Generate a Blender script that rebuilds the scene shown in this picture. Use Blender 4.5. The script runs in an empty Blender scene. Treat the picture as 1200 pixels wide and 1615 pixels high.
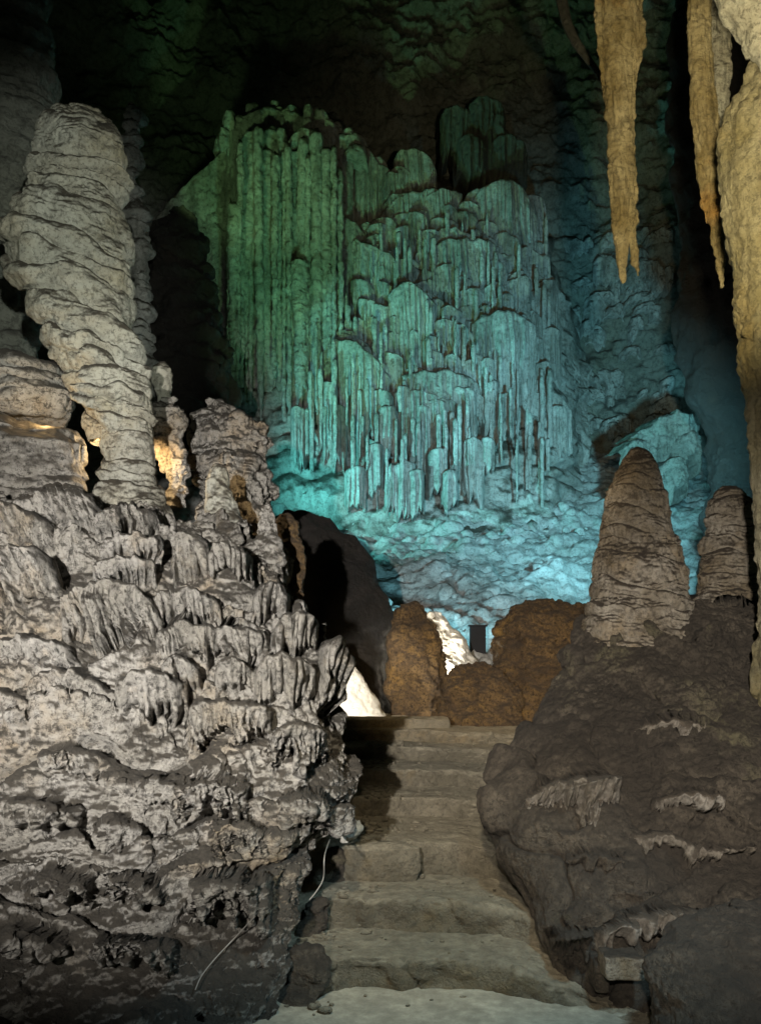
import bpy, math
import numpy as np
from mathutils import Vector, Matrix

# ------------------------------------------------------------------ camera, world, lamps, exposure
sc = bpy.context.scene
COL = sc.collection
F = 1448.0            # focal length in pixels of a 1200 px wide picture
EYE = 1.6
HOR = 1000.0

def P(px, py, d):
    return ((px - 600.0) / F * d, d, EYE - (py - HOR) / F * d)

cam_d = bpy.data.cameras.new('camera')
cam = bpy.data.objects.new('camera', cam_d)
COL.objects.link(cam)
cam.location = (0, 0, EYE)
cam.rotation_euler = (math.radians(90), 0, 0)
cam_d.sensor_fit = 'HORIZONTAL'
cam_d.sensor_width = 36.0
cam_d.lens = 36.0 * F / 1200.0
cam_d.shift_y = (HOR - 807.5) / 1200.0
cam_d.clip_end = 200
cam_d.clip_start = 0.05
sc.camera = cam

w = bpy.data.worlds.new('World')
sc.world = w
w.use_nodes = True
bg = w.node_tree.nodes['Background']
bg.inputs['Color'].default_value = (0.50, 0.66, 0.48, 1)
bg.inputs['Strength'].default_value = 0.045

sc.view_settings.view_transform = 'Standard'
sc.view_settings.look = 'None'
sc.view_settings.exposure = 0.0
sc.view_settings.gamma = 1.0
sc.view_settings.use_curve_mapping = False

def spot(name, loc, target, power, color, size=60, blend=0.6, radius=0.08):
    l = bpy.data.lights.new(name, 'SPOT')
    l.energy = power; l.color = color
    l.spot_size = math.radians(size); l.spot_blend = blend
    l.shadow_soft_size = radius
    o = bpy.data.objects.new(name, l)
    COL.objects.link(o)
    o.location = loc
    o.rotation_euler = (Vector(target) - Vector(loc)).to_track_quat('-Z', 'Y').to_euler()
    return o

def point(name, loc, power, color, radius=0.05):
    l = bpy.data.lights.new(name, 'POINT')
    l.energy = power; l.color = color; l.shadow_soft_size = radius
    o = bpy.data.objects.new(name, l)
    COL.objects.link(o)
    o.location = loc
    return o

# white key lamp beside the camera, then two added fill spots
spot('white_key_fill', (-1.15, -1.2, 2.2), P(290, 930, 5), 3900, (1.0, 0.965, 0.90), 43, 1.0, 0.06)
spot('white_key_fill', (0.6, -1.2, 2.0), P(95, 400, 7), 2300, (0.92, 0.98, 0.86), 21, 0.9, 0.06)  # added spot for the column alone, so the cascade stays unlit
spot('white_key_fill', (-0.3, -1.5, 2.7), (1.85, 4.9, 1.2), 2300, (1.0, 0.93, 0.82), 33, 1.0, 0.08)  # added fill for the muddy mound
# coloured floodlights of the far chamber, with added fills for its dark parts
spot('cyan_flood_fill', (-2.5, 12.3, 3.1), P(740, 640, 15.2), 1500, (0.13, 0.68, 0.66), 88, 1.0, 0.06)
spot('blue_floodlight', (2.7, 7.5, 2.9), P(880, 740, 15), 3700, (0.22, 0.70, 0.84), 62, 1.0, 0.10)
spot('green_flood_fill', (-0.95, 11.2, 2.9), P(540, 340, 16.5), 560, (0.20, 0.95, 0.55), 46, 1.0, 0.06)
spot('green_flood_fill', (-0.95, 9.95, 2.95), (0.2, 17.5, 11.0), 620, (0.42, 1.0, 0.34), 62, 1.0, 0.1)  # added fill standing in for faint green bounce on the upper wall
spot('green_flood_fill', P(290, 318, 12.7), (-0.6, 17.6, 12.5), 95, (0.55, 1.0, 0.38), 95, 1.0, 0.1)  # added olive fill that lifts the black upper wall
spot('cyan_flood_fill', (0.25, 9.75, 1.75), (1.3, 12.6, 2.35), 230, (0.30, 0.80, 0.95), 110, 0.8, 0.06)  # added fill for rubble that the other lamps leave shadowed
# small lamps hidden behind the rocks, then unseen spots hung in front of them
point('amber_lamp', P(70, 668, 6.28), 7, (1.0, 0.66, 0.28))
point('amber_lamp', P(214, 700, 6.75), 30, (1.0, 0.70, 0.36))
spot('white_lamp', P(505, 1075, 7.3), P(585, 1095, 8.3), 110, (1.0, 0.95, 0.85), 60, 0.5, 0.04)
spot('white_lamp', P(655, 1070, 8.95), P(715, 1035, 9.3), 120, (1.0, 0.93, 0.8), 90, 0.5, 0.04)
spot('warm_lamp_fill', (0.7, 3.0, 4.6), P(760, 1060, 8.4), 520, (1.0, 0.74, 0.38), 30, 0.8, 0.06)
spot('warm_lamp_fill', (-0.2, 1.0, 4.3), P(640, 1400, 4.7), 560, (1.0, 0.86, 0.62), 29, 1.0, 0.08)  # added over the steps, which the key lamp leaves too dark
spot('warm_lamp_fill', (0.9, 2.2, 3.0), P(1040, 300, 6.2), 900, (1.0, 0.86, 0.52), 50, 0.8, 0.06)
spot('blue_spill_fill', (1.6, 1.2, 4.2), P(740, 1580, 3.75), 620, (0.55, 0.86, 1.0), 34, 1.0, 0.2)  # added fill imitating spilled blue light on the lowest steps

# ------------------------------------------------------------------ noise
_rs = np.random.RandomState(11)
_PM = np.concatenate([_rs.permutation(256)] * 3).astype(np.int32)
_G = _rs.normal(size=(256, 3)).astype(np.float32)
_G /= np.linalg.norm(_G, axis=1, keepdims=True)

def gn(x, y, z):
    x, y, z = np.broadcast_arrays(x, y, z)
    xi = np.floor(x); yi = np.floor(y); zi = np.floor(z)
    fx = (x - xi).astype(np.float32); fy = (y - yi).astype(np.float32); fz = (z - zi).astype(np.float32)
    xi = xi.astype(np.int32) & 255; yi = yi.astype(np.int32) & 255; zi = zi.astype(np.int32) & 255
    ux = fx*fx*fx*(fx*(fx*6-15)+10); uy = fy*fy*fy*(fy*(fy*6-15)+10); uz = fz*fz*fz*(fz*(fz*6-15)+10)
    out = 0
    for a in (0, 1):
        pa = _PM[xi + a]
        wa = ux if a else 1 - ux
        for b in (0, 1):
            pb = _PM[pa + yi + b]
            wb = wa * (uy if b else 1 - uy)
            for c in (0, 1):
                g = _G[_PM[pb + zi + c] & 255]
                out = out + wb * (uz if c else 1 - uz) * (g[..., 0]*(fx-a) + g[..., 1]*(fy-b) + g[..., 2]*(fz-c))
    return out * 1.5

def fbm(Q, s, oc=4, gain=0.5, seed=0.0, ridged=False, sq=(1, 1, 1)):
    """Q (...,3); s = size of the largest feature in metres."""
    a, t, f = 1.0, 0, 1.0 / s
    for i in range(oc):
        n = gn(Q[..., 0]*f*sq[0] + seed*17.3 + i*5.1, Q[..., 1]*f*sq[1] + seed*7.7, Q[..., 2]*f*sq[2] - seed*3.1)
        if ridged:
            n = 1 - 2*np.abs(n)
        t = t + a * n
        a *= gain; f *= 2.07
    return t

def smooth(a, b, x):
    t = np.clip((x - a) / (b - a), 0, 1)
    return t*t*(3 - 2*t)

def normals(V, out=None):
    du = np.gradient(V, axis=1); dv = np.gradient(V, axis=0)
    n = np.cross(du, dv)
    n /= np.linalg.norm(n, axis=-1, keepdims=True) + 1e-9
    return n

# ------------------------------------------------------------------ objects
def link(o, parent=None):
    COL.objects.link(o)
    if parent is not None:
        o.parent = parent
    return o

def tag(o, label=None, cat=None, group=None, kind=None):
    if label: o['label'] = label
    if cat: o['category'] = cat
    if group: o['group'] = group
    if kind: o['kind'] = kind
    return o

def thing(name, label, cat, loc=(0, 0, 0), group=None):
    o = bpy.data.objects.new(name, None)
    o.empty_display_size = 0.1
    o.location = loc
    link(o)
    return tag(o, label, cat, group)

def grid_mesh(name, V, mat, parent=None, origin=None):
    """V (nv,nu,3) in world space -> one mesh object, its origin at `origin` (or the parent's place)."""
    nv, nu = V.shape[:2]
    if parent is not None:
        org = np.array(parent.location); q = parent.parent
        while q is not None:
            org = org + np.array(q.location); q = q.parent
    else:
        org = np.array(origin if origin is not None else (0, 0, 0), dtype=float)
    co = (V.reshape(-1, 3) - org).astype(np.float32)
    idx = np.arange(nv*nu, dtype=np.int32).reshape(nv, nu)
    q = np.stack([idx[:-1, :-1], idx[:-1, 1:], idx[1:, 1:], idx[1:, :-1]], -1).reshape(-1, 4)
    return raw_mesh(name, co, q, mat, parent, org)

def raw_mesh(name, co, q, mat, parent=None, org=(0, 0, 0), smoothed=True):
    me = bpy.data.meshes.new(name)
    n, m = len(co), len(q)
    k = q.shape[1]
    me.vertices.add(n); me.vertices.foreach_set('co', np.ascontiguousarray(co, dtype=np.float32).ravel())
    me.loops.add(m*k); me.loops.foreach_set('vertex_index', np.ascontiguousarray(q, dtype=np.int32).ravel())
    me.polygons.add(m)
    me.polygons.foreach_set('loop_start', np.arange(0, m*k, k, dtype=np.int32))
    me.polygons.foreach_set('use_smooth', np.full(m, smoothed))
    me.update(calc_edges=True)
    me.materials.append(mat)
    o = bpy.data.objects.new(name, me)
    if parent is None:
        o.location = tuple(org)
    return link(o, parent)

# ------------------------------------------------------------------ materials
def rock(name, pale, tan, stain, mud, mud_at=0.45, mud_soft=0.25, stain_amt=0.35, scale=1.0, bump=0.5,
         rough=0.55, streak=0.4, spec=0.45, mud_noise=0.6, grain=0.5, coat=None, mud_scale=5.5):
    m = bpy.data.materials.new(name)
    m.use_nodes = True
    nt = m.node_tree; N = nt.nodes; L = nt.links
    b = N['Principled BSDF']
    b.inputs['Specular IOR Level'].default_value = spec
    geo = N.new('ShaderNodeNewGeometry')
    def noise(sc_, det=5, rgh=0.6, sq=None, off=0.0):
        t = N.new('ShaderNodeTexNoise')
        t.inputs['Scale'].default_value = sc_ * scale
        t.inputs['Detail'].default_value = det
        t.inputs['Roughness'].default_value = rgh
        mp = N.new('ShaderNodeMapping')
        mp.inputs['Location'].default_value = (off, off*1.7, off*0.3)
        if sq: mp.inputs['Scale'].default_value = sq
        L.new(geo.outputs['Position'], mp.inputs['Vector'])
        L.new(mp.outputs['Vector'], t.inputs['Vector'])
        return t.outputs['Fac']
    def ramp(inp, a, b_, v0=0.0, v1=1.0):
        r = N.new('ShaderNodeMapRange')
        r.inputs['From Min'].default_value = a; r.inputs['From Max'].default_value = b_
        r.inputs['To Min'].default_value = v0; r.inputs['To Max'].default_value = v1
        L.new(inp, r.inputs['Value'])
        return r.outputs['Result']
    def math_(op, a, b_=None):
        n = N.new('ShaderNodeMath'); n.operation = op
        for i, v in enumerate((a, b_)):
            if v is None: continue
            if isinstance(v, (int, float)): n.inputs[i].default_value = v
            else: L.new(v, n.inputs[i])
        return n.outputs[0]
    def mix(f, a, c):
        n = N.new('ShaderNodeMix'); n.data_type = 'RGBA'
        L.new(f, n.inputs['Factor'])
        for s, v in ((6, a), (7, c)):
            if isinstance(v, tuple): n.inputs[s].default_value = (*v, 1)
            else: L.new(v, n.inputs[s])
        return n.outputs[2]
    col = mix(ramp(noise(2.2, 6, 0.65), 0.38, 0.62), pale, tan)
    vert = noise(7.0, 4, 0.6, (1, 1, 0.12), 3.3)
    col = mix(math_('MULTIPLY', ramp(vert, 0.5, 0.72), streak), col, tuple(0.55*c for c in tan))
    col = mix(math_('MULTIPLY', ramp(noise(1.3, 5, 0.7, None, 9.1), 0.54, 0.70), stain_amt), col, stain)
    spk = noise(30.0, 6, 0.8, None, 5.0)
    col = mix(math_('MULTIPLY', ramp(spk, 0.49, 0.60), grain), col, tuple(0.35*c for c in mud))
    # mud and dust lying on the ledges
    sep = N.new('ShaderNodeSeparateXYZ'); L.new(geo.outputs['Normal'], sep.inputs[0])
    mn = noise(mud_scale, 8, 0.75, None, 1.7)
    up = math_('ADD', sep.outputs['Z'], math_('MULTIPLY', math_('SUBTRACT', mn, 0.5), mud_noise*4.0))
    if coat:      # more of the mud colour low down, below an uneven line
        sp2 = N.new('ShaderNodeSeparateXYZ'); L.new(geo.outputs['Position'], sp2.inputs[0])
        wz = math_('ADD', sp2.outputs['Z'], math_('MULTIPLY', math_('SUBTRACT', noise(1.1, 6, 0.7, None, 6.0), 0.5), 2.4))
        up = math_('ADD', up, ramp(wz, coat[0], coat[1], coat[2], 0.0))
    mk = ramp(up, mud_at - mud_soft, mud_at + mud_soft)
    mudc = mix(ramp(noise(14, 5, 0.7, None, 4.0), 0.35, 0.7), mud, tuple(min(1, 1.9*c) for c in mud))
    col = mix(mk, col, mudc)
    L.new(col, b.inputs['Base Color'])
    L.new(ramp(mk, 0, 1, rough, 0.95), b.inputs['Roughness'])
    bp = N.new('ShaderNodeBump'); bp.inputs['Strength'].default_value = bump; bp.inputs['Distance'].default_value = 0.045/scale
    h = math_('ADD', noise(22, 9, 0.72, None, 7.7), math_('MULTIPLY', noise(90, 4, 0.7, None, 2.2), 0.35))
    L.new(h, bp.inputs['Height'])
    L.new(bp.outputs['Normal'], b.inputs['Normal'])
    return m

M = {}
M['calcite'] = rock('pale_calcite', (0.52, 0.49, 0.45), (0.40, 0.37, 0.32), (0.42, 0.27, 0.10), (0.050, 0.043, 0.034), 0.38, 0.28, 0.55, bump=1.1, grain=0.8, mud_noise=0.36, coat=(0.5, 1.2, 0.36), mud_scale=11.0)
M['column'] = rock('column_calcite', (0.50, 0.49, 0.42), (0.40, 0.37, 0.29), (0.36, 0.28, 0.12), (0.05, 0.042, 0.03), 0.42, 0.22, 0.45, bump=0.9, mud_noise=0.35, grain=0.6)
M['cascade'] = rock('cascade_calcite', (0.52, 0.52, 0.49), (0.28, 0.28, 0.25), (0.20, 0.18, 0.12), (0.05, 0.045, 0.035), 0.50, 0.25, 0.3, scale=0.5, bump=0.9, streak=0.9)
M['wall'] = rock('cave_wall_rock', (0.33, 0.34, 0.30), (0.21, 0.215, 0.18), (0.18, 0.17, 0.10), (0.05, 0.045, 0.04), 0.75, 0.3, 0.3, scale=0.4, bump=1.0, streak=0.3)
M['rubble'] = rock('rubble_rock', (0.46, 0.46, 0.45), (0.34, 0.34, 0.32), (0.3, 0.26, 0.2), (0.14, 0.13, 0.12), 1.0, 0.4, 0.2, scale=0.6, bump=0.8, streak=0.1)
M['amber'] = rock('amber_stalactite', (0.56, 0.47, 0.28), (0.27, 0.20, 0.08), (0.55, 0.28, 0.07), (0.05, 0.04, 0.03), 0.9, 0.2, 0.6, bump=0.9, streak=0.7)
M['brown'] = rock('brown_boulder', (0.22, 0.135, 0.055), (0.085, 0.052, 0.026), (0.40, 0.23, 0.06), (0.045, 0.03, 0.018), 0.62, 0.4, 0.8, scale=1.6, bump=1.4, streak=0.6, grain=0.9)
M['mud'] = rock('muddy_rock', (0.19, 0.155, 0.115), (0.075, 0.06, 0.045), (0.30, 0.27, 0.15), (0.045, 0.036, 0.027), 0.40, 0.4, 0.85, bump=1.2, streak=0.15, rough=0.9, grain=0.7)
M['stalag'] = rock('banded_stalagmite', (0.44, 0.39, 0.32), (0.24, 0.19, 0.125), (0.36, 0.23, 0.08), (0.042, 0.032, 0.023), 0.34, 0.3, 0.5, scale=1.5, bump=1.0, mud_noise=0.5)
M['fringe'] = rock('pale_fringe', (0.40, 0.36, 0.31), (0.26, 0.22, 0.17), (0.20, 0.16, 0.10), (0.075, 0.06, 0.045), 0.20, 0.35, 0.5, bump=0.9, mud_noise=0.9, mud_scale=14)
M['edge'] = rock('edge_column_calcite', (0.42, 0.38, 0.26), (0.27, 0.23, 0.12), (0.34, 0.24, 0.08), (0.08, 0.065, 0.04), 0.6, 0.3, 0.6, bump=1.0, streak=0.7)
M['dark'] = rock('shadow_black_rock', (0.018, 0.015, 0.012), (0.012, 0.010, 0.008), (0.04, 0.024, 0.010), (0.025, 0.02, 0.017), 0.7, 0.4, 0.4, bump=1.0)  # near-black puts deep shadow into the colour of unlit rocks
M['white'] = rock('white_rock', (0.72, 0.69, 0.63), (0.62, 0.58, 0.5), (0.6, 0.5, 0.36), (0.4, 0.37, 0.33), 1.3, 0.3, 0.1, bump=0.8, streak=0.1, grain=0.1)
M['step'] = rock('worn_step_stone', (0.29, 0.25, 0.18), (0.17, 0.145, 0.10), (0.30, 0.20, 0.08), (0.27, 0.235, 0.17), 0.75, 0.25, 0.55, bump=1.1, streak=0.25, mud_noise=0.35, rough=0.7, grain=0.6)
M['earth'] = rock('trodden_earth', (0.30, 0.27, 0.21), (0.24, 0.21, 0.16), (0.25, 0.19, 0.10), (0.28, 0.25, 0.19), 0.9, 0.3, 0.2, bump=0.4, streak=0.0, rough=0.95, grain=0.2)
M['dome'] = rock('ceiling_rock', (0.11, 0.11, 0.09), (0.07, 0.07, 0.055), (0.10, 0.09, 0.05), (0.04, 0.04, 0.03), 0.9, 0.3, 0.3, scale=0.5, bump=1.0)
def plain(name, c, r=0.6):
    m = bpy.data.materials.new(name); m.use_nodes = True
    b = m.node_tree.nodes['Principled BSDF']
    t = m.node_tree.nodes.new('ShaderNodeTexNoise'); t.inputs['Scale'].default_value = 30
    mx = m.node_tree.nodes.new('ShaderNodeMix'); mx.data_type = 'RGBA'
    mx.inputs[6].default_value = (*c, 1); mx.inputs[7].default_value = (*[0.6*x for x in c], 1)
    m.node_tree.links.new(t.outputs['Fac'], mx.inputs['Factor'])
    m.node_tree.links.new(mx.outputs[2], b.inputs['Base Color'])
    b.inputs['Roughness'].default_value = r
    return m
M['cable'] = plain('grey_cable', (0.30, 0.28, 0.25))
M['blackmetal'] = plain('black_metal', (0.008, 0.008, 0.010), 0.85)

# ------------------------------------------------------------------ shape builders
def flow(V, Nn, sp, amp, seed, tilt=(0, 0), warp=0.5, fl_f=0.0, fl_a=0.0, low=None, top=0.9, face=0.0, mask=None):
    """Drooping flowstone layers: overhanging lower lips, tops that slope back, drips on the drop faces."""
    z = V[..., 2]
    low = low or sp*5
    ph = (z + tilt[0]*V[..., 0] + tilt[1]*V[..., 1]) / sp + warp*fbm(V, low, 3, 0.55, seed)
    ph = ph + 0.35*np.sin(ph*1.7 + seed)
    k = np.floor(ph); t = ph - k
    a = np.clip(0.6 + 1.2*gn(V[..., 0]/low*1.6 + k*7.13 + seed, V[..., 1]/low*1.6, k*3.7 + seed*2.0), 0.06, 1.4)
    if face:      # near-vertical drop face under a narrow shelf
        up = 0.45 + 0.55*np.clip(t/face, 0, 1)
        pr = smooth(0, 0.10, t)*up*np.where(t < face, 1, np.sqrt(np.clip(1 - ((t-face)/(1-face))**2, 0, 1)))
    else:
        pr = np.where(t < 0.2, np.sin(t/0.2*np.pi/2), np.cos((t-0.2)/0.8*np.pi/2)**top)
    d = amp*a*pr - 0.5*amp
    if fl_a:
        q = gn(V[..., 0]*1.3 + 3.1*k, V[..., 1]*1.3, z*1.1 + seed)
        wv = z*0.10 + 0.25*gn(V[..., 0]*3, V[..., 1]*3, z*5 + k)
        f = 2.2*np.abs(gn(V[..., 0]*fl_f + k*5.1 + wv, V[..., 1]*fl_f + seed, z*fl_f*0.10 + k*3.3))**0.75 - 0.8
        f2 = 2.2*np.abs(gn(V[..., 0]*fl_f*2.3 + k, V[..., 1]*fl_f*2.3, z*fl_f*0.2 + seed))**0.8 - 0.8
        d = d + fl_a*(f + 0.45*f2)*pr*(0.3 + 0.7*(t < 0.8))*(0.35 + 1.1*smooth(-0.3, 0.4, q))
    if mask is not None: d = d*mask
    return V + Nn*d[..., None]

def lathe(rings, nu, nv, dep=0.8, seed=0.0, fbm_a=0.0, fbm_s=0.5, layers=(), knob=0.0, knob_s=0.05, front=0.72, skew=0.0,
          lump=0.0, lump_s=1.0, oc=5, arc=(-205, 25), fade_k=0.25):
    """rings: (px_left, px_right, py, depth) from top to bottom of the silhouette -> closed body (nv,nu,3)."""
    R = np.array(rings, float)
    xl = (R[:, 0]-600)/F*R[:, 3]; xr = (R[:, 1]-600)/F*R[:, 3]
    z = EYE - (R[:, 2]-HOR)/F*R[:, 3]
    cx, rx, cy = (xl+xr)/2, (xr-xl)/2, R[:, 3]
    s = np.concatenate([[0], np.cumsum(np.hypot(np.diff(z), np.diff(rx)) + 1e-6)])
    t = np.linspace(0, s[-1], nv)
    def ip(v):
        a = np.interp(t, s, v)
        kk = max(1, int(nv*0.012))
        pad = np.pad(a, kk, mode='edge')
        return np.convolve(pad, np.ones(2*kk+1)/(2*kk+1), 'valid')
    cx, rx, cy, z = ip(cx), ip(rx), ip(cy), ip(z)
    rx[0] = min(rx[0], 0.004)
    nf = int(nu*front)
    a0 = np.linspace(math.radians(arc[0]), math.radians(arc[1]), nf)     # camera side, -90 = towards the camera
    a1 = np.linspace(math.radians(arc[1]), math.radians(arc[0]+360), nu-nf+2)[1:]
    dep = np.interp(np.linspace(0, 1, nv), np.linspace(0, 1, len(np.atleast_1d(dep))), np.atleast_1d(dep))[:, None]
    th = np.concatenate([a0, a1])[None, :]
    V = np.empty((nv, th.shape[1], 3))
    V[..., 0] = cx[:, None] + rx[:, None]*np.cos(th)
    V[..., 1] = cy[:, None] + rx[:, None]*dep*np.sin(th)
    V[..., 2] = z[:, None] + skew*np.cos(th)*rx[:, None]
    def nrm(V):
        n = normals(V)
        c = np.stack([cx, cy, z], -1)[:, None, :]
        sgn = np.sign((n*(V - c)).sum(-1).mean())
        n = n*sgn
        n[:, -1] = n[:, 0]
        return n
    n = nrm(V)
    if lump:
        V = V + n*(lump*fbm(V, lump_s, 3, 0.5, seed+4))[..., None]
        n = nrm(V)
    fade = np.clip(rx/ (fade_k*rx.max()), 0, 1)[:, None, None]
    for ly in layers:
        V0 = V
        V = flow(V, n, seed=seed, **ly)
        V = V0 + (V - V0)*fade
    if layers: n = nrm(V)
    if knob:
        kn = np.clip(fbm(V, knob_s, 2, 0.5, seed+8), -0.2, 1)
        V = V + n*(knob*kn)[..., None]
    if fbm_a:
        V = V + n*(fbm_a*fbm(V, fbm_s, oc, 0.52, seed))[..., None]
    V[:, -1] = V[:, 0]
    return V

def drapery(cx, top, hw, bot, d, seed, nu=40, nv=34, flutes=None, depth=0.8, slope=0.0, ragged=0.3, dome=0.16, fl=0.16, flare=0.0):
    """A fluted curtain under a rounded cap; cx, top, hw, bot in picture pixels at depth d."""
    r0 = hw/F*d
    x0, _, zt = P(cx, top, d)
    H = (bot-top)/F*d
    flutes = flutes or max(5, int(hw/5))
    a = np.linspace(math.radians(-195), math.radians(15), nu)[None, :]
    t = np.linspace(0, 1, nv)[:, None]**1.15
    h = t*H
    dm = min(dome*H + 0.5*r0, 0.45*H) if H > 0 else 0.1
    rr = np.sqrt(np.clip(1 - (1 - np.clip(h/dm, 0, 1))**2, 0, 1))*(1 + flare*t)
    rr = rr*(1.0 - 0.16*smooth(dm/H, 1.0, t))
    u = a*flutes*0.9
    f1 = 2.3*np.abs(gn(u*0.62 + seed*3.1, seed*1.7, t*0.45 + seed))**0.7 - 0.9
    f2 = 2.3*np.abs(gn(u*1.5 + seed*5.3, seed*2.1, t*0.9))**0.8 - 0.8
    on = smooth(0.15*dm/H, 1.1*dm/H, t)
    rad = rr*(1 + on*(fl*f1 + 0.5*fl*f2)) + 0.04*gn(u*0.8, t*H*6/(r0+0.05), seed*1.0)*rr
    ln = 1 - ragged*(0.5 - 0.5*f1[-1:]) - 0.6*ragged*(0.5+gn(a*1.9, seed, 3.3))
    ln = np.clip(ln, 0.35, 1.05)
    hh = h*(1 - smooth(dm/H*0.5, 1, t)*(1-ln))
    close = 1 - 0.55*smooth(0.86, 1.0, t)
    V = np.empty((nv, nu, 3))
    V[..., 0] = x0 + r0*rad*np.cos(a)*close**0.3
    V[..., 1] = d + r0*depth*rad*np.sin(a)*close
    V[..., 2] = zt - hh - slope*(np.cos(a)*r0*rad)
    return V

def sheet(top, bot, d, seed, fl_px=4.0, bulge=0.25, lip=0.06, shelf=0.3, fl=0.035, ragged=0.22, nv=44, rough=0.012, rs=0.15, back=0.0, res=5.2, droop=0.12):
    """A fluted flowstone curtain below a scalloped lip; `top` is the lip's course in picture pixels at depth d."""
    tp = np.array(top, float)
    L = np.abs(np.diff(tp[:, 0])).sum()
    nu = int(np.clip(L/fl_px*res, 26, 320))
    c = spline(np.c_[tp, 0*tp[:, :1]], nu)
    px, py = c[:, 0], c[:, 1]
    u = np.linspace(-1, 1, nu)
    q = px/fl_px*0.5
    sw = gn(px/26.0 + seed*3.1, seed*1.3 + 0*px, 0.5*seed + 0*px)
    py = py - 5.0*(1-np.abs(sw)*2.0)*min(1, L/60.0) + 1.2*gn(q, seed + 0*q, 0.3 + 0*q)
    bt = np.interp(np.linspace(0, 1, nu), np.linspace(0, 1, len(np.atleast_1d(bot))), np.atleast_1d(np.array(bot, float)))
    dd = d + bulge*(0.7*u**2 + 0.3*u**4) - 0.5*lip*sw*2
    x0 = (px-600)/F*d; z0 = EYE-(py-HOR)/F*d
    H = np.maximum((bt-py)/F*d - lip, 0.03)
    f0 = 2.3*np.abs(gn(q + seed*5.3, seed*2.1 + 0*q, 0.2 + 0*q))**0.75 - 0.85
    ln = 1 - ragged*(0.55 - 0.6*f0) - 1.1*ragged*(0.4 + gn(px/22.0 + seed, seed*1.9 + 0*px, 3.3 + 0*px))
    H = H*np.clip(ln, 0.3, 1.05)
    rows = []
    for k in range(6):
        g = 1 - k/6
        rows.append((dd + shelf*g, z0 + droop*shelf*g, 0.0))
    for k in range(7):
        a = math.pi/2*(k/6)
        rows.append((dd - lip*math.sin(a), z0 - lip*(1-math.cos(a)), 0.3*k/6))
    for k in range(1, nv+1):
        t = k/nv
        rows.append((dd - lip + back*t, z0 - lip - H*t, 0.3 + 0.7*min(1, t*4)))
    for k in (1, 2):
        rows.append((dd - lip + back + shelf*0.5*k, z0 - lip - H - 0.01*k + 0.05*k*k*lip, 1.0))
    Y = np.array([r[0] for r in rows]); Z = np.array([r[1] for r in rows]); on = np.array([r[2] for r in rows])[:, None]
    X = np.repeat(x0[None], len(rows), 0)
    wv = 0.5*gn(X*1.2 + seed, Z*1.0, seed + 0*X) + 0.05*Z
    Q = q[None] + wv
    f1 = 2.3*np.abs(gn(Q + seed*5.3, Z*0.35 + seed, seed*2.1 + 0*Q))**0.75 - 0.85
    f2 = 2.3*np.abs(gn(Q*2.3 + seed, Z*0.9, seed*4.1 + 0*Q))**0.8 - 0.8
    Y = Y - on*fl*(f1 + 0.4*f2)
    V = np.stack([X, Y, Z], -1)
    n1 = fbm(V, rs, 5, 0.6, seed)
    V[..., 1] -= rough*n1
    V[..., 2] += 0.6*rough*fbm(V, rs, 3, 0.6, seed+3)
    V[..., 0] += 0.5*rough*fbm(V, rs, 3, 0.6, seed+6)
    return V

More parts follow.
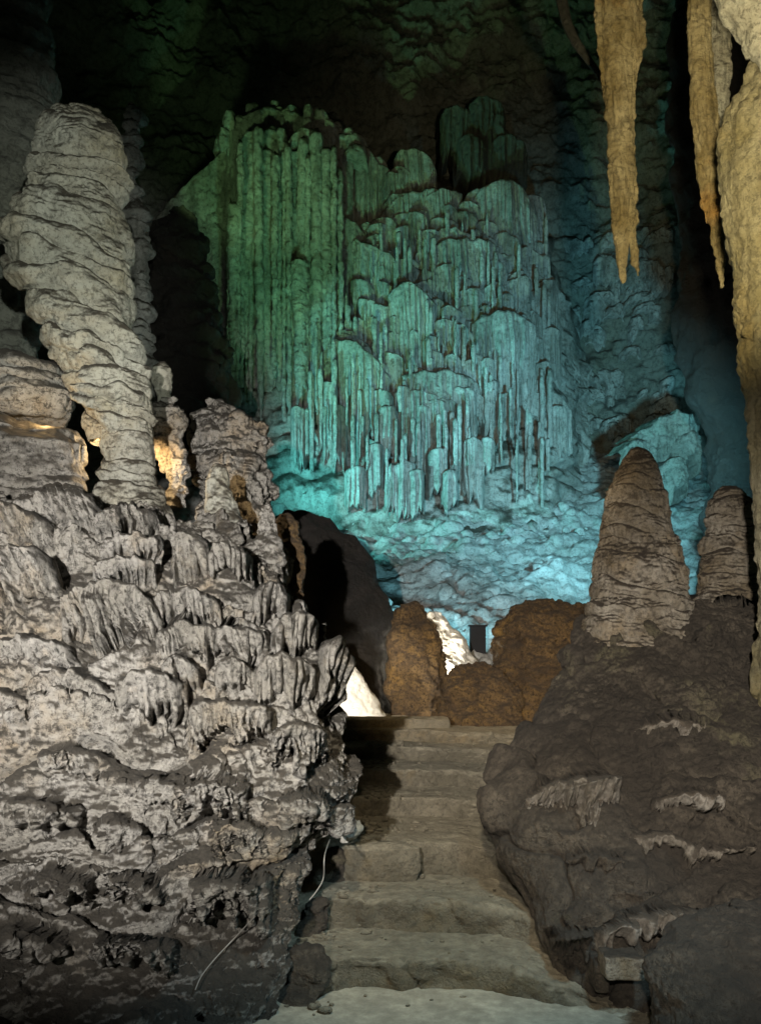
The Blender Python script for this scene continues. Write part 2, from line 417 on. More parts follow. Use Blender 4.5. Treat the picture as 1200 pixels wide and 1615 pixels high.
def carve(V, sheets, seed, amp=0.10, fl=0.02, fl_px=9.0, ragged=0.35):
    """Raise fluted draperies out of a body; returns the new grid and, per vertex, which drapery it belongs to (-1: none)."""
    n = normals(V); n = n*np.sign(-(n[:, n.shape[1]//4:n.shape[1]//2, 1]).mean())
    vis = n[..., 1] < 0.25
    d = V[..., 1]
    px = 600 + V[..., 0]/d*F; py = HOR - (V[..., 2]-EYE)/d*F
    D = np.zeros(d.shape); reg = np.full(d.shape, -1)
    for i, (tl, bt) in enumerate(sheets):
        c = spline(np.c_[np.array(tl, float), np.zeros(len(tl))], 120)
        x0, x1 = c[0, 0], c[-1, 0]
        m = vis & (px > x0-2) & (px < x1+2) & (py > c[:, 1].min()-14) & (py < np.max(bt)+20)
        if not m.any(): continue
        X, Yp, dd, Z = px[m], py[m], d[m], V[..., 2][m]
        sd = seed + 2.3*i
        sw = gn(X/24.0 + sd, 0*X + sd*1.7, 0*X)
        tp = np.interp(X, c[:, 0], c[:, 1]) - 5*(1-2*np.abs(sw)) + 2.5*gn(X/7.0, 0*X + sd, 0*X)
        bb = np.atleast_1d(np.array(bt, float)); b = np.interp((X-x0)/(x1-x0), np.linspace(0, 1, len(bb)), bb)
        q = X/fl_px*0.5 + 0.35*gn(X/40.0, Yp/30.0, 0*X + sd)
        f1 = 2.3*np.abs(gn(q + sd*5.3, Yp/70.0, 0*q + sd))**0.75 - 0.85
        f2 = 2.3*np.abs(gn(q*2.2 + sd, Yp/40.0, 0*q + sd*2))**0.8 - 0.8
        ln = 1 - ragged*(0.5 - 0.5*f1) - 1.2*ragged*(0.35 + gn(X/26.0, 0*X + sd*1.9, 0*X))
        t = (Yp-tp)/np.maximum((b-tp)*np.clip(ln, 0.45, 1.1), 4)
        lw = np.clip(16.0/np.maximum(b-tp, 10), 0.10, 0.45)
        pr = np.sqrt(np.clip(1-(1-np.clip(t/lw, 0, 1))**2, 0, 1))*(1-smooth(0.90, 1.0, t))
        sl = np.clip(-n[..., 2][m]/np.minimum(n[..., 1][m], -0.35), 0.0, 1.3)      # how far the body leans back
        Hz = (b-tp)/F*dd
        lean = 0.9*sl*Hz
        u = (X-x0)/(x1-x0)
        pr = pr*np.sqrt(np.clip(1-np.abs(2*u-1)**4, 0, 1))
        a = lean*(1 - np.clip(t, 0, 1)) + amp*(0.7+0.6*((i*37 % 11)/11.0))
        dv = pr*(a + smooth(0.3*lw, 1.6*lw, t)*fl*(f1 + 0.5*f2))
        cur = D[m]; up = dv > cur
        rg = reg[m]; rg[up & (pr > 0.25)] = i; reg[m] = rg
        D[m] = np.maximum(cur, dv)
    W = V.copy()
    W[..., 1] -= D*0.9
    W += n*(0.25*D)[..., None]
    return W, reg, D

def grid_parts(V, reg, body, part, mat, parent, pmat=None):
    """One mesh for the body and one for each drapery of a carved grid."""
    nv, nu = V.shape[:2]
    org = np.array(parent.location)
    co = (V.reshape(-1, 3) - org)
    idx = np.arange(nv*nu, dtype=np.int32).reshape(nv, nu)
    q = np.stack([idx[:-1, :-1], idx[:-1, 1:], idx[1:, 1:], idx[1:, :-1]], -1).reshape(-1, 4)
    fr = reg[:-1, :-1].reshape(-1)
    rest = [q[fr == -1]]
    for r in list(np.unique(fr)[::-1]):
        f = q[fr == r]
        if r >= 0 and len(f) < 60:
            rest.append(f); continue
        if r < 0: f = np.concatenate(rest)
        if r >= 0:      # keep the largest connected patch, the rest stays with the body
            v, iv = np.unique(f, return_inverse=True); iv = iv.reshape(-1, 4)
            lab = np.arange(len(v))
            for _ in range(400):
                mn = lab[iv].min(1); new = lab.copy()
                for k in range(4): np.minimum.at(new, iv[:, k], mn)
                new = new[new]
                if (new == lab).all(): break
                lab = new
            fl_ = lab[iv[:, 0]]; big = np.bincount(fl_).argmax()
            rest.append(f[fl_ != big]); f = f[fl_ == big]
        used, inv = np.unique(f, return_inverse=True)
        m = mat if r < 0 else (pmat[r] if pmat else mat)
        raw_mesh(body if r < 0 else part, co[used], inv.reshape(-1, 4), m, parent, org)

def arc(cx, top, hw, sl=0.0, drop=0.42):
    return [(cx-hw, top+drop*hw-sl*hw), (cx-0.62*hw, top+0.12*hw-0.6*sl*hw), (cx, top), (cx+0.62*hw, top+0.12*hw+0.6*sl*hw), (cx+hw, top+drop*hw+sl*hw)]

class Hit:
    """Depth of a built body's front along a picture ray."""
    def __init__(s, V, sub=3):
        Q = V[::sub, ::sub].reshape(-1, 3)
        s.d = Q[:, 1]; s.px = 600 + Q[:, 0]/Q[:, 1]*F; s.py = HOR - (Q[:, 2]-EYE)/Q[:, 1]*F
    def __call__(s, px, py, r=14):
        m = (np.abs(s.px-px) < r) & (np.abs(s.py-py) < r)
        return float(np.percentile(s.d[m], 8)) if m.any() else None

def boulder(name, label, rings, mat, nu=150, nv=120, cat='boulder', group=None, **kw):
    V = lathe(rings, nu, nv, **kw)
    r = rings[-1]
    o = grid_mesh(name, V, mat, None, P((r[0]+r[1])/2, r[2], r[3]))
    return tag(o, label, cat, group), V

def tube(name, pts, rad, mat, parent=None, n=7, org=None):
    p = np.array(pts, float)
    tg = np.gradient(p, axis=0); tg /= np.linalg.norm(tg, axis=1, keepdims=True)
    up = np.array([0.3, -1, 0.2]); s = np.cross(tg, up); s /= np.linalg.norm(s, axis=1, keepdims=True)
    b = np.cross(tg, s)
    th = np.linspace(0, 2*np.pi, n)
    rad = np.broadcast_to(rad, len(p))
    V = p[:, None] + rad[:, None, None]*(np.cos(th)[None, :, None]*s[:, None] + np.sin(th)[None, :, None]*b[:, None])
    return grid_mesh(name, V, mat, parent, org if org is not None else p[-1])

def spline(pts, n):
    p = np.array(pts, float); k = len(p)
    t = np.linspace(0, k-1, n); i = np.clip(t.astype(int), 0, k-2); f = (t-i)[:, None]
    p0 = p[np.maximum(i-1, 0)]; p1 = p[i]; p2 = p[i+1]; p3 = p[np.minimum(i+2, k-1)]
    return 0.5*((2*p1)+(-p0+p2)*f+(2*p0-5*p1+4*p2-p3)*f**2+(-p0+3*p1-3*p2+p3)*f**3)

rng = np.random.RandomState(5)

# ------------------------------------------------------------------ the cave shell
def wall_grid():
    x = np.linspace(-9.5, 9.5, 520); z = np.linspace(-1.5, 16.5, 460)
    X, Z = np.meshgrid(x, z)
    D = 18.2 - 0.10*np.clip(np.abs(X - 0.8) - 3.2, 0, 9)**2 - 0.12*np.clip(6-Z, 0, 9)**1.25
    D = D + 0.3*np.clip(Z-9, 0, 9)**0.8
    V = np.stack([X, D, Z], -1)
    n = -normals(V)
    if n[..., 1].mean() > 0: n = -n
    V = V + n*(0.55*fbm(V, 2.6, 4, 0.55, 3.0) + 0.16*np.clip(fbm(V, 0.38, 4, 0.6, 5.0, sq=(1, 1, 1.5)), -0.35, 1.2))[..., None]
    V = flow(V, n, 0.55, 0.10, 2.0, warp=1.3, fl_f=3.0, fl_a=0.03)
    return V
WALL = wall_grid()
tag(grid_mesh('cave_wall', WALL, M['wall'], None, (0, 18, 0)), kind='structure')

def ceiling_grid():
    x = np.linspace(-9.5, 9.5, 200); y = np.linspace(-4.5, 19.5, 240)
    X, Y = np.meshgrid(x, y)
    Z = np.interp(Y, [-5, 2, 5, 7, 10, 16, 20], [4.9, 5.6, 6.4, 7.6, 10.6, 15.2, 16.6])
    V = np.stack([X, Y, Z], -1)
    V[..., 2] += 0.22*fbm(V, 1.6, 5, 0.55, 9.0)
    return V
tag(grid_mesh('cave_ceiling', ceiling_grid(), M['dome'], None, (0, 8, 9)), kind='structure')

def floor_grid():
    x = np.linspace(-9.5, 9.5, 460); y = 8.6 + 10.2*np.linspace(0, 1, 330)
    X, Y = np.meshgrid(x, y)
    Z = np.interp(Y, [8.0, 9.5, 10, 11, 12, 13.5, 14.5, 16, 19], [0.5, 0.85, 1.15, 1.65, 2.05, 2.6, 3.1, 4.0, 5.6])
    Z = Z + 0.10*np.clip(-X-1, 0, 9)*0.6
    V = np.stack([X, Y, Z], -1)
    rg = fbm(V, 2.2, 4, 0.5, 6.0, ridged=True)
    V[..., 2] += 0.22*rg - 0.12
    n = normals(V)
    if n[..., 2].mean() < 0: n = -n
    V = V + n*(0.10*fbm(V, 0.7, 6, 0.58, 8.0) + 0.07*fbm(V, 0.24, 5, 0.65, 3.0))[..., None]
    return V
FLOOR = floor_grid()
tag(grid_mesh('cavern_floor', FLOOR, M['rubble'], None, (0, 12, 1)), kind='structure')

def ground_grid():
    x = np.linspace(-6, 6, 260); y = np.linspace(-4.5, 9.4, 260)
    X, Y = np.meshgrid(x, y)
    Z = np.interp(Y, [-5, 4.3, 5.0, 7.1, 7.3, 9.4], [0, 0, 0.0, 0.45, 0.62, 0.62])
    Z = Z + 0.12*np.clip(np.abs(X-0.3)-1.2, 0, 3)
    V = np.stack([X, Y, Z], -1)
    V[..., 2] += 0.012*fbm(V, 0.7, 5, 0.5, 2.0)
    return V
tag(grid_mesh('path', ground_grid(), M['earth'], None, (0, 3, 0)), kind='structure')

# ------------------------------------------------------------------ flowstone cascade
CZ = thing('flowstone_cascade', 'great cascade of fluted flowstone curtains lit blue green on the far cave wall', 'flowstone', P(640, 860, 15))
def cas_d(px, py):
    d = np.interp(py, [150, 300, 450, 600, 750, 850], [17.0, 16.5, 15.9, 15.2, 14.6, 14.2])
    return d + 0.000004*(px-640)**2 + (0.35 if px > 820 else 0)
def cas_base():
    px = np.linspace(235, 930, 200); py = np.linspace(185, 860, 220)
    top = np.interp(px, [235, 260, 340, 365, 400, 530, 560, 620, 660, 700, 800, 840, 880, 930],
                    [420, 330, 270, 195, 170, 175, 225, 275, 260, 275, 290, 330, 420, 560])
    PX, T = np.meshgrid(px, np.linspace(0, 1, 220))
    PY = top[None, :] + T*(880 - top[None, :])
    D = np.interp(PY, [150, 300, 450, 600, 750, 850], [17.0, 16.5, 15.9, 15.2, 14.6, 14.2]) + 0.35 + 0.000004*(PX-640)**2
    D = D + 1.6*(1-smooth(0, 0.06, T)) + 1.4*(1-smooth(235, 270, PX)) + 1.6*smooth(870, 930, PX)
    V = np.stack([(PX-600)/F*D, D, EYE-(PY-HOR)/F*D], -1)
    n = normals(V)
    if n[..., 1].mean() > 0: n = -n
    V = flow(V, n, 0.5, 0.16, 4.0, warp=1.2, fl_f=5.0, fl_a=0.07)
    return V + n*(0.08*fbm(V, 0.4, 4, 0.55, 1.0))[..., None]
grid_mesh('flowstone_bed', cas_base(), M['cascade'], CZ)

drapes = [(555,212,26,430),(590,246,25,400),(618,272,20,330),(655,238,35,300),(632,262,20,310),
 (540,350,40,570),(555,380,32,610),(600,393,28,575),(640,410,28,560),(676,428,22,540),(650,450,33,720),(690,470,14,600),
 (605,345,28,430),(640,356,25,420),(580,352,20,440),(665,332,15,410),(640,304,40,350),(690,318,22,350),(700,345,30,385),(735,334,24,372),(768,350,24,385),
 (790,289,46,400),(822,312,24,380),(838,335,18,420),(752,300,22,345),
 (712,380,33,452),(765,377,24,440),(800,370,27,445),(735,404,24,470),(776,413,29,470),(816,437,26,530),(778,447,22,500),(745,455,26,600),(710,484,24,640),
 (790,467,28,510),(765,482,18,520),(795,497,46,700),(826,504,20,690),(852,455,18,560),(870,515,20,610),(845,530,16,660),
 (545,528,20,800),(570,544,22,800),(596,570,22,790),(497,420,15,520),(498,503,18,700),(520,470,12,690),
 (660,588,26,730),(694,592,16,710),(730,612,25,800),(696,632,15,730),(748,690,19,810),(632,728,26,830),(690,708,18,800),(560,735,18,815),
 (610,640,18,760),(640,610,14,740),(668,640,14,800),(715,560,16,680),(680,530,16,640),(655,520,14,640),(600,480,16,640),(625,500,14,650),(575,470,14,620),
 (755,560,18,700),(775,600,14,700),(855,570,18,690),(880,640,18,740),(470,640,14,760),(520,600,14,760),(535,640,12,780),
 (590,700,16,800),(655,740,16,830),(710,740,14,810),(770,690,14,760)]
for i, (cx, tp, hw, bt) in enumerate(drapes):
    d = cas_d(cx, tp) - 0.15 - 0.00024*(tp-200)
    V = sheet(arc(cx, tp, hw, rng.uniform(-0.25, 0.3)), bt, d, 1.7*i+0.3, bulge=0.30, shelf=0.35, fl=0.065, nv=int(np.clip((bt-tp)*0.26, 16, 60)), lip=0.05)
    grid_mesh('drapery', V, M['cascade'], CZ)
# long canopies with sloping lips
canopies = [([(546, 208), (575, 232), (600, 256), (626, 278)], [430, 330], 0.3), ([(498, 372), (516, 354), (548, 348), (580, 366)], 570, 0.4),
            ([(534, 392), (560, 378), (600, 396), (645, 416), (696, 442)], [620, 520], 0.35), ([(526, 532), (556, 538), (590, 564), (622, 602)], [810, 780], 0.42),
            ([(738, 322), (762, 296), (798, 287), (826, 300), (850, 338)], [400, 430], 0.3), ([(612, 462), (636, 448), (664, 452), (690, 480)], [720, 640], 0.5),
            ([(744, 510), (772, 495), (812, 494), (848, 512)], [700, 680], 0.45), ([(664, 405), (700, 382), (748, 377), (790, 384)], [450, 460], 0.3),
            ([(590, 350), (630, 312), (680, 300), (730, 300)], [370, 340], 0.15), ([(634, 590), (668, 585), (716, 588), (752, 600)], [740, 800], 0.28)]
for i, (tl, bt, off) in enumerate(canopies):
    cx = tl[1][0]; tp = tl[1][1]
    V = sheet(tl, bt, cas_d(cx, tp) - off, 30.7+2.9*i, bulge=0.22, shelf=0.6, fl=0.07, nv=60, lip=0.07, ragged=0.3)
    grid_mesh('drapery', V, M['cascade'], CZ)
# small overlapping scallops that fill in the tiers
for i in range(130):
    cx = rng.uniform(560, 870); tp = rng.uniform(290, 640)
    if tp < 300 + 0.0*cx or (cx < 640 and tp < 350): continue
    if cx > 845 and tp < 400: continue
    hw = rng.choice([8, 14, 20, 28, 38]); ln = rng.uniform(40, 150)
    d = cas_d(cx, tp) - 0.12 + rng.uniform(-0.18, 0.1)
    V = sheet(arc(cx, tp, hw, rng.uniform(-0.5, 0.6)), tp+ln, d, 40+1.3*i, fl_px=rng.uniform(3.2, 4.8), bulge=0.2, shelf=0.3, fl=0.06, nv=int(8+ln*0.22), lip=0.03, ragged=0.3)
    grid_mesh('drapery', V, M['cascade'], CZ)
# hanging strings of the lower tiers
for i in range(190):
    cx = rng.uniform(470, 870); tp = rng.uniform(330, 710)
    if cx < 560 and tp < 430: continue
    hw = rng.uniform(1.6, 4.2); ln = rng.uniform(40, 190)
    if tp+ln > 835: continue
    d = cas_d(cx, tp) - rng.uniform(0.22, 0.5)
    V = drapery(cx, tp, hw, tp+ln, d, 90+1.1*i, nu=12, nv=20, flutes=3, depth=1.0, ragged=0.1, fl=0.1, dome=0.05)
    V = V + 0.016*fbm(V, 0.14, 2, 0.6, i)[..., None]*np.array([1, 1, 0])
    grid_mesh('stalactite', V, M['cascade'], CZ)
# tall knobbly columns on the shadowed flank, fused into sheets
for i, (tl, bt, d) in enumerate([([(352, 212), (372, 186), (420, 172), (470, 184), (520, 190), (556, 214)], [640, 760, 660], 15.9), ([(368, 236), (384, 214), (410, 208), (436, 222)], [650, 690], 15.55),
                                 ([(446, 230), (470, 206), (500, 210), (520, 232)], [740, 700], 15.55), ([(238, 345), (275, 308), (318, 272), (345, 245), (366, 212)], [560, 620], 16.1)]):
    V = sheet(tl, bt, d, 75+3.3*i, fl_px=11, bulge=0.25, shelf=0.7, fl=0.10, nv=110, lip=0.08, ragged=0.2, rough=0.03, rs=0.12)
    grid_mesh('drapery', V, M['cascade'], CZ)
for i in range(26):
    cx = 364 + 7.0*i + rng.uniform(-3, 3); hw = rng.choice([4, 5, 7, 9, 11]); d = 15.45 + rng.uniform(-0.22, 0.22)
    tp = np.interp(cx, [360, 420, 500, 550], [200, 190, 200, 222]) + rng.uniform(0, 60)**1.0; bt = rng.uniform(600, 660) if cx < 430 else rng.uniform(560, 780)
    if rng.uniform() < 0.25: tp += rng.uniform(60, 260)
    ln = rng.uniform(-4, 4)
    rr = [(cx-0.5, cx+0.5, tp, d+0.1)]
    for k in range(9):
        f = k/8; y = tp + 8 + (bt-tp-8)*f
        ww = hw*(1.15 - 0.45*f + 0.18*rng.uniform(-1, 1)); ox = rng.uniform(-1.2, 1.2) + ln*f
        rr.append((cx+ox-ww, cx+ox+ww, y, d))
    rr.append((cx+ln-hw*0.2, cx+ln+hw*0.2, bt+6, d))
    V = lathe(rr, 28, 170, dep=1.2, seed=i*2.3, knob=0.020, knob_s=0.05, fbm_a=0.030, fbm_s=0.22, oc=4)
    grid_mesh('column', V, M['cascade'], CZ)
# knobbly crown
for i in range(34):
    cx = rng.uniform(345, 560); tp = np.interp(cx, [345, 375, 420, 500, 560], [188, 162, 150, 166, 208]) + rng.uniform(0, 34)
    hw = rng.uniform(8, 26); d = 16.0 + rng.uniform(-0.2, 0.3)
    V = sheet(arc(cx, tp, hw, rng.uniform(-0.4, 0.4), 0.6), tp+rng.uniform(14, 46), d, 200+i*1.7, fl_px=7, bulge=0.35, shelf=0.6, fl=0.05, nv=14, lip=0.10, ragged=0.4, rough=0.035, rs=0.2)
    grid_mesh('cap', V, M['cascade'], CZ)

# curtains high on the wall, their shade put in with the dark ceiling colour
DC = thing('dim_flowstone', 'dim fluted flowstone curtain coloured dark for its shade high above the bright cascade', 'flowstone', P(765, 300, 17))
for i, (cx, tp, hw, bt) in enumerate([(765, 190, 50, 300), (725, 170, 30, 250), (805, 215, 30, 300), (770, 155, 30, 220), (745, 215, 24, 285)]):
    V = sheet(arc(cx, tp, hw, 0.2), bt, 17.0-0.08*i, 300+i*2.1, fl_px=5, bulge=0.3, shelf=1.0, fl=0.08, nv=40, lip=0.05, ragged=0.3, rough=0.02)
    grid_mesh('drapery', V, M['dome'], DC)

# bracket-like ledge of the far wall
LG = thing('flowstone_ledge', 'turquoise flowstone ledge with hanging fringe behind the banded stalagmite', 'flowstone', P(1060, 760, 13.4))
for i, (tl, bt) in enumerate([([(1000, 690), (1040, 664), (1080, 652), (1112, 668)], [770, 745]), ([(1062, 700), (1085, 684), (1112, 690)], 760), ([(985, 708), (1005, 694), (1030, 700)], 790), ([(1040, 735), (1065, 722), (1090, 735)], 800)]):
    V = sheet(tl, bt, 13.6-0.12*i, 330+2.3*i, fl_px=6, bulge=0.3, shelf=0.9, fl=0.05, nv=40, lip=0.08, ragged=0.4, rough=0.05, rs=0.12)
    grid_mesh('drapery', V, M['wall'], LG)

WH = Hit(WALL, 2)
WS = thing('wall_flowstone', 'rough teal flowstone scallops spread over the wall right beside the great cascade', 'flowstone', P(950, 760, 16.5))
for i in range(95):
    cx = rng.uniform(850, 1060); tp = rng.uniform(350, 800)
    if cx < 900 and tp < 420: continue
    d = WH(cx, tp) or 17.0
    hw = rng.choice([8, 12, 18, 26]); ln = rng.uniform(14, 60)
    V = sheet(arc(cx, tp, hw, rng.uniform(-0.5, 0.5)), tp+ln, d-0.05, 400+1.3*i, fl_px=rng.uniform(3.5, 6), bulge=0.25, shelf=0.4, fl=0.05, nv=int(10+ln*0.3), lip=0.07, ragged=0.5, rough=0.04, rs=0.2)
    grid_mesh('drapery', V, M['cascade'], WS)

# dark rock added in place of the shadow on the right wall
boulder('shadow_rock', 'added dark rock standing in for wall shadow beside the pale column, behind the hanging stalactites',
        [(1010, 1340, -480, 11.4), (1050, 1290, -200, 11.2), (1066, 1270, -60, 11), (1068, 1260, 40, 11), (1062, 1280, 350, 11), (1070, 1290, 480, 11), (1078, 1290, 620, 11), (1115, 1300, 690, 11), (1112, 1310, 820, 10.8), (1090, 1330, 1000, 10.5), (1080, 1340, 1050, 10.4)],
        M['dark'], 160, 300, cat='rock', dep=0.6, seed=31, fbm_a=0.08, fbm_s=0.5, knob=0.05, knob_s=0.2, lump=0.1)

# dim far-left pillars
boulder('rock_pillar', 'tall dark ribbed pillar standing behind the pale leaning column', 
        [(-90, 120, -420, 9.6), (-70, 90, -200, 9.5), (-60, 78, 0, 9.4), (-60, 84, 120, 9.4), (-60, 88, 230, 9.3), (-60, 75, 330, 9.2), (-60, 60, 450, 9.1), (-60, 60, 700, 9.0), (-60, 70, 1000, 8.8)],
        M['wall'], 160, 440, cat='rock', dep=0.8, seed=33, fbm_a=0.05, fbm_s=0.3, layers=[dict(sp=0.16, amp=0.07, warp=0.7, fl_f=6, fl_a=0.02)])
boulder('ribbed_column', 'slim dim ribbed column between the pale leaning column and the cascade',
        [(200, 214, 160, 12.4), (193, 224, 185, 12.4), (196, 222, 300, 12.4), (206, 240, 400, 12.4), (204, 240, 480, 12.3), (200, 250, 640, 12.2)],
        M['cascade'], 70, 220, cat='rock', dep=1, seed=35, fbm_a=0.05, fbm_s=0.2, layers=[dict(sp=0.2, amp=0.12, warp=0.7)])
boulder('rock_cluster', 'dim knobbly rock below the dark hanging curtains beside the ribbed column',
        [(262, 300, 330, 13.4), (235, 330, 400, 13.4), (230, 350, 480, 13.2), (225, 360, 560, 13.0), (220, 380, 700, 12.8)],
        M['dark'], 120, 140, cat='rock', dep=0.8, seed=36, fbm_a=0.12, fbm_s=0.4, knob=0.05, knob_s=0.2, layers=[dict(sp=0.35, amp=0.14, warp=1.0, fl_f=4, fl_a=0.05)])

# ------------------------------------------------------------------ left formation
LM_R = [(-40, 150, 800, 6.3), (-140, 260, 812, 6.3), (-220, 350, 826, 6.28), (-260, 395, 846, 6.2), (-300, 418, 872, 6.05), (-320, 436, 900, 5.95), (-350, 456, 938, 5.8),
        (-390, 482, 985, 5.6), (-410, 510, 1020, 5.45), (-430, 540, 1060, 5.3), (-460, 560, 1110, 5.15), (-480, 572, 1165, 5.0), (-500, 572, 1215, 4.85), (-540, 562, 1265, 4.7),
        (-560, 548, 1296, 4.6), (-570, 512, 1320, 4.52), (-600, 492, 1350, 4.42), (-650, 474, 1400, 4.28), (-700, 462, 1460, 4.12), (-780, 452, 1540, 3.95), (-860, 436, 1615, 3.8), (-950, 424, 1720, 3.65)]
LMT = thing('flowstone_mound', 'huge pale grey layered flowstone mound with muddy ledges beside the stone steps', 'flowstone', P(100, 1615, 3.8))
LM = lathe(LM_R, 800, 700, dep=(0.80, 0.80, 0.66, 0.46, 0.24), seed=1.0, front=0.9, arc=(-118, 24), lump=0.09, lump_s=1.0)
lowz = smooth(1.35, 0.75, LM[..., 2])
mound_sheets = [([(100, 968), (135, 944), (190, 936), (235, 948), (262, 985)], [1010, 1052, 1040]), ([(14, 905), (50, 886), (100, 892)], [985, 990]), ([(-60, 900), (-20, 892), (14, 902)], 985),
    ([(240, 958), (275, 942), (320, 940), (352, 956)], [1000, 995]), ([(248, 1010), (300, 996), (360, 1002), (425, 1004)], [1064, 1060]), ([(428, 1006), (452, 984), (486, 990), (500, 1010)], [1060, 1066]),
    ([(274, 878), (300, 860), (336, 868)], 920), ([(330, 884), (362, 868), (400, 884)], 930), ([(152, 826), (200, 812), (256, 818)], 850), ([(158, 862), (210, 850), (262, 858)], 890), ([(150, 900), (196, 886), (250, 892)], 925),
    ([(42, 1090), (90, 1064), (140, 1066), (188, 1096)], [1110, 1150]), ([(186, 1082), (240, 1064), (300, 1078)], [1150, 1140]), ([(256, 1056), (288, 1044), (318, 1060)], 1094), ([(340, 1062), (368, 1048), (402, 1060)], 1106),
    ([(398, 1064), (440, 1046), (496, 1058)], [1130, 1134]), ([(300, 1122), (350, 1104), (430, 1118)], [1190, 1195]), ([(498, 1030), (520, 1016), (546, 1034)], 1150), ([(303, 1392), (355, 1372), (425, 1380)], [1470, 1485]),
    ([(170, 1368), (215, 1374), (262, 1396)], [1420, 1450]), ([(0, 1018), (50, 1008), (118, 1024)], [1062, 1066]), ([(-40, 830), (30, 818), (90, 832)], 880), ([(60, 800), (110, 788), (165, 800)], 848), ([(398, 946), (424, 930), (456, 948)], 990),
    ([(230, 1236), (265, 1224), (300, 1238)], 1308), ([(66, 1192), (120, 1178), (172, 1190)], [1235, 1240]), ([(270, 1244), (330, 1228), (392, 1242)], 1300), ([(424, 1158), (470, 1140), (514, 1156)], 1228),
    ([(-20, 1100), (20, 1088), (52, 1104)], 1150), ([(150, 1300), (190, 1288), (232, 1304)], 1350), ([(20, 1270), (70, 1258), (130, 1276)], 1310), ([(440, 1262), (480, 1250), (520, 1268)], 1320), ([(60, 1380), (100, 1370), (150, 1386)], 1430),
    ([(330, 1300), (370, 1290), (420, 1306)], 1360), ([(150, 1480), (210, 1468), (280, 1484)], 1530), ([(0, 1468), (50, 1458), (110, 1476)], 1515)]
def outward(V):
    n = normals(V)
    return n*np.sign(-(n[:, 200:400, 1]).mean())
n = outward(LM)
LM, LREG, LD = carve(LM, mound_sheets, 3.0, amp=0.10, fl=0.020, fl_px=5.2, ragged=0.32)
free = 1 - smooth(0.0, 0.05, LD)
LM = flow(LM, n, sp=0.24, amp=0.19, warp=1.0, tilt=(-0.12, 0), fl_f=12.0, fl_a=0.036, low=0.9, face=0.74, seed=1.0, mask=free)
LM = flow(LM, n, sp=0.09, amp=0.014, warp=1.3, low=0.3, tilt=(0.1, 0), fl_f=24, fl_a=0.008, seed=1.5, mask=(0.55+0.45*free)*(1-0.8*lowz))
n = outward(LM)
LM = LM + n*((0.009 + 0.020*lowz)*fbm(LM, 0.24, 6, 0.56, 1.0) + (0.004 + 0.014*lowz)*fbm(LM, 0.065, 3, 0.6, 2.0, sq=(0.7, 0.7, 1.4)))[..., None]
LM[:, -1] = LM[:, 0]
cnt = np.bincount(LREG[LREG >= 0].ravel(), minlength=len(mound_sheets))
for r in np.nonzero(cnt < 120)[0]: LREG[LREG == r] = -1
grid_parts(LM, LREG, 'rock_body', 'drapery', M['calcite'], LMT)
LH = Hit(LM, 2)
boulder('layered_column', 'great pale leaning column of stacked drooping flowstone bulges rising above the mound',
        [(112, 128, 168, 7.2), (88, 160, 178, 7.2), (70, 186, 205, 7.2), (62, 192, 225, 7.17), (52, 197, 250, 7.15), (48, 199, 285, 7.1), (50, 199, 312, 7.1), (24, 204, 334, 7.05), (2, 208, 362, 7.0), (2, 213, 395, 6.95), (8, 215, 425, 6.92),
         (28, 215, 455, 6.85), (50, 216, 490, 6.8), (64, 218, 525, 6.75), (78, 224, 560, 6.7), (100, 232, 600, 6.7), (125, 236, 640, 6.7), (140, 238, 700, 6.7)],
        M['column'], 340, 440, cat='rock', dep=0.8, seed=12, fbm_a=0.016, fbm_s=0.16, fade_k=0.5, lump=0.03, lump_s=0.4,
        layers=[dict(sp=0.19, amp=0.105, warp=0.75, tilt=(0.34, 0), fl_f=9, fl_a=0.012, low=0.7, face=0.55), dict(sp=0.06, amp=0.010, warp=1.2, tilt=(0.2, 0), low=0.3)])
boulder('column_foot', 'narrow ringed grey column foot with a rounded cap under the great leaning column',
        [(160, 200, 584, 6.35), (124, 234, 594, 6.35), (114, 240, 612, 6.35), (120, 243, 632, 6.34), (146, 243, 652, 6.33), (160, 244, 680, 6.32), (164, 244, 720, 6.3), (158, 250, 760, 6.28), (140, 268, 800, 6.2), (118, 300, 850, 6.1), (100, 320, 920, 6.0)],
        M['column'], 230, 300, cat='rock', dep=0.9, seed=13, fbm_a=0.012, fbm_s=0.12, fade_k=0.5,
        layers=[dict(sp=0.115, amp=0.050, warp=0.8, tilt=(0.12, 0), fl_f=12, fl_a=0.006, low=0.5, face=0.55), dict(sp=0.045, amp=0.007, warp=1.0, low=0.25)])
boulder('rock_shelf', 'golden lit rock shelf overhanging a gap beside the leaning column', 
        [(-120, 20, 555, 6.9), (-150, 80, 570, 6.9), (-160, 104, 592, 6.85), (-160, 114, 625, 6.8), (-160, 108, 650, 6.8), (-150, 96, 664, 6.85), (-130, 60, 668, 6.95), (-60, 0, 670, 7.0)],
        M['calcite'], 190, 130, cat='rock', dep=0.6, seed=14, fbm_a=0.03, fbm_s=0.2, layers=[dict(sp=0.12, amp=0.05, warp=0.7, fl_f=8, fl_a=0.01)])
boulder('rock_block', 'grey layered rock block under the golden lit shelf', 
        [(-120, 60, 668, 6.4), (-150, 122, 678, 6.4), (-160, 138, 700, 6.35), (-160, 132, 740, 6.3), (-160, 142, 775, 6.3), (-170, 160, 830, 6.25), (-180, 180, 900, 6.2)],
        M['calcite'], 190, 140, cat='rock', dep=0.5, seed=15, fbm_a=0.03, fbm_s=0.25, layers=[dict(sp=0.13, amp=0.05, warp=0.8, fl_f=8, fl_a=0.012)])
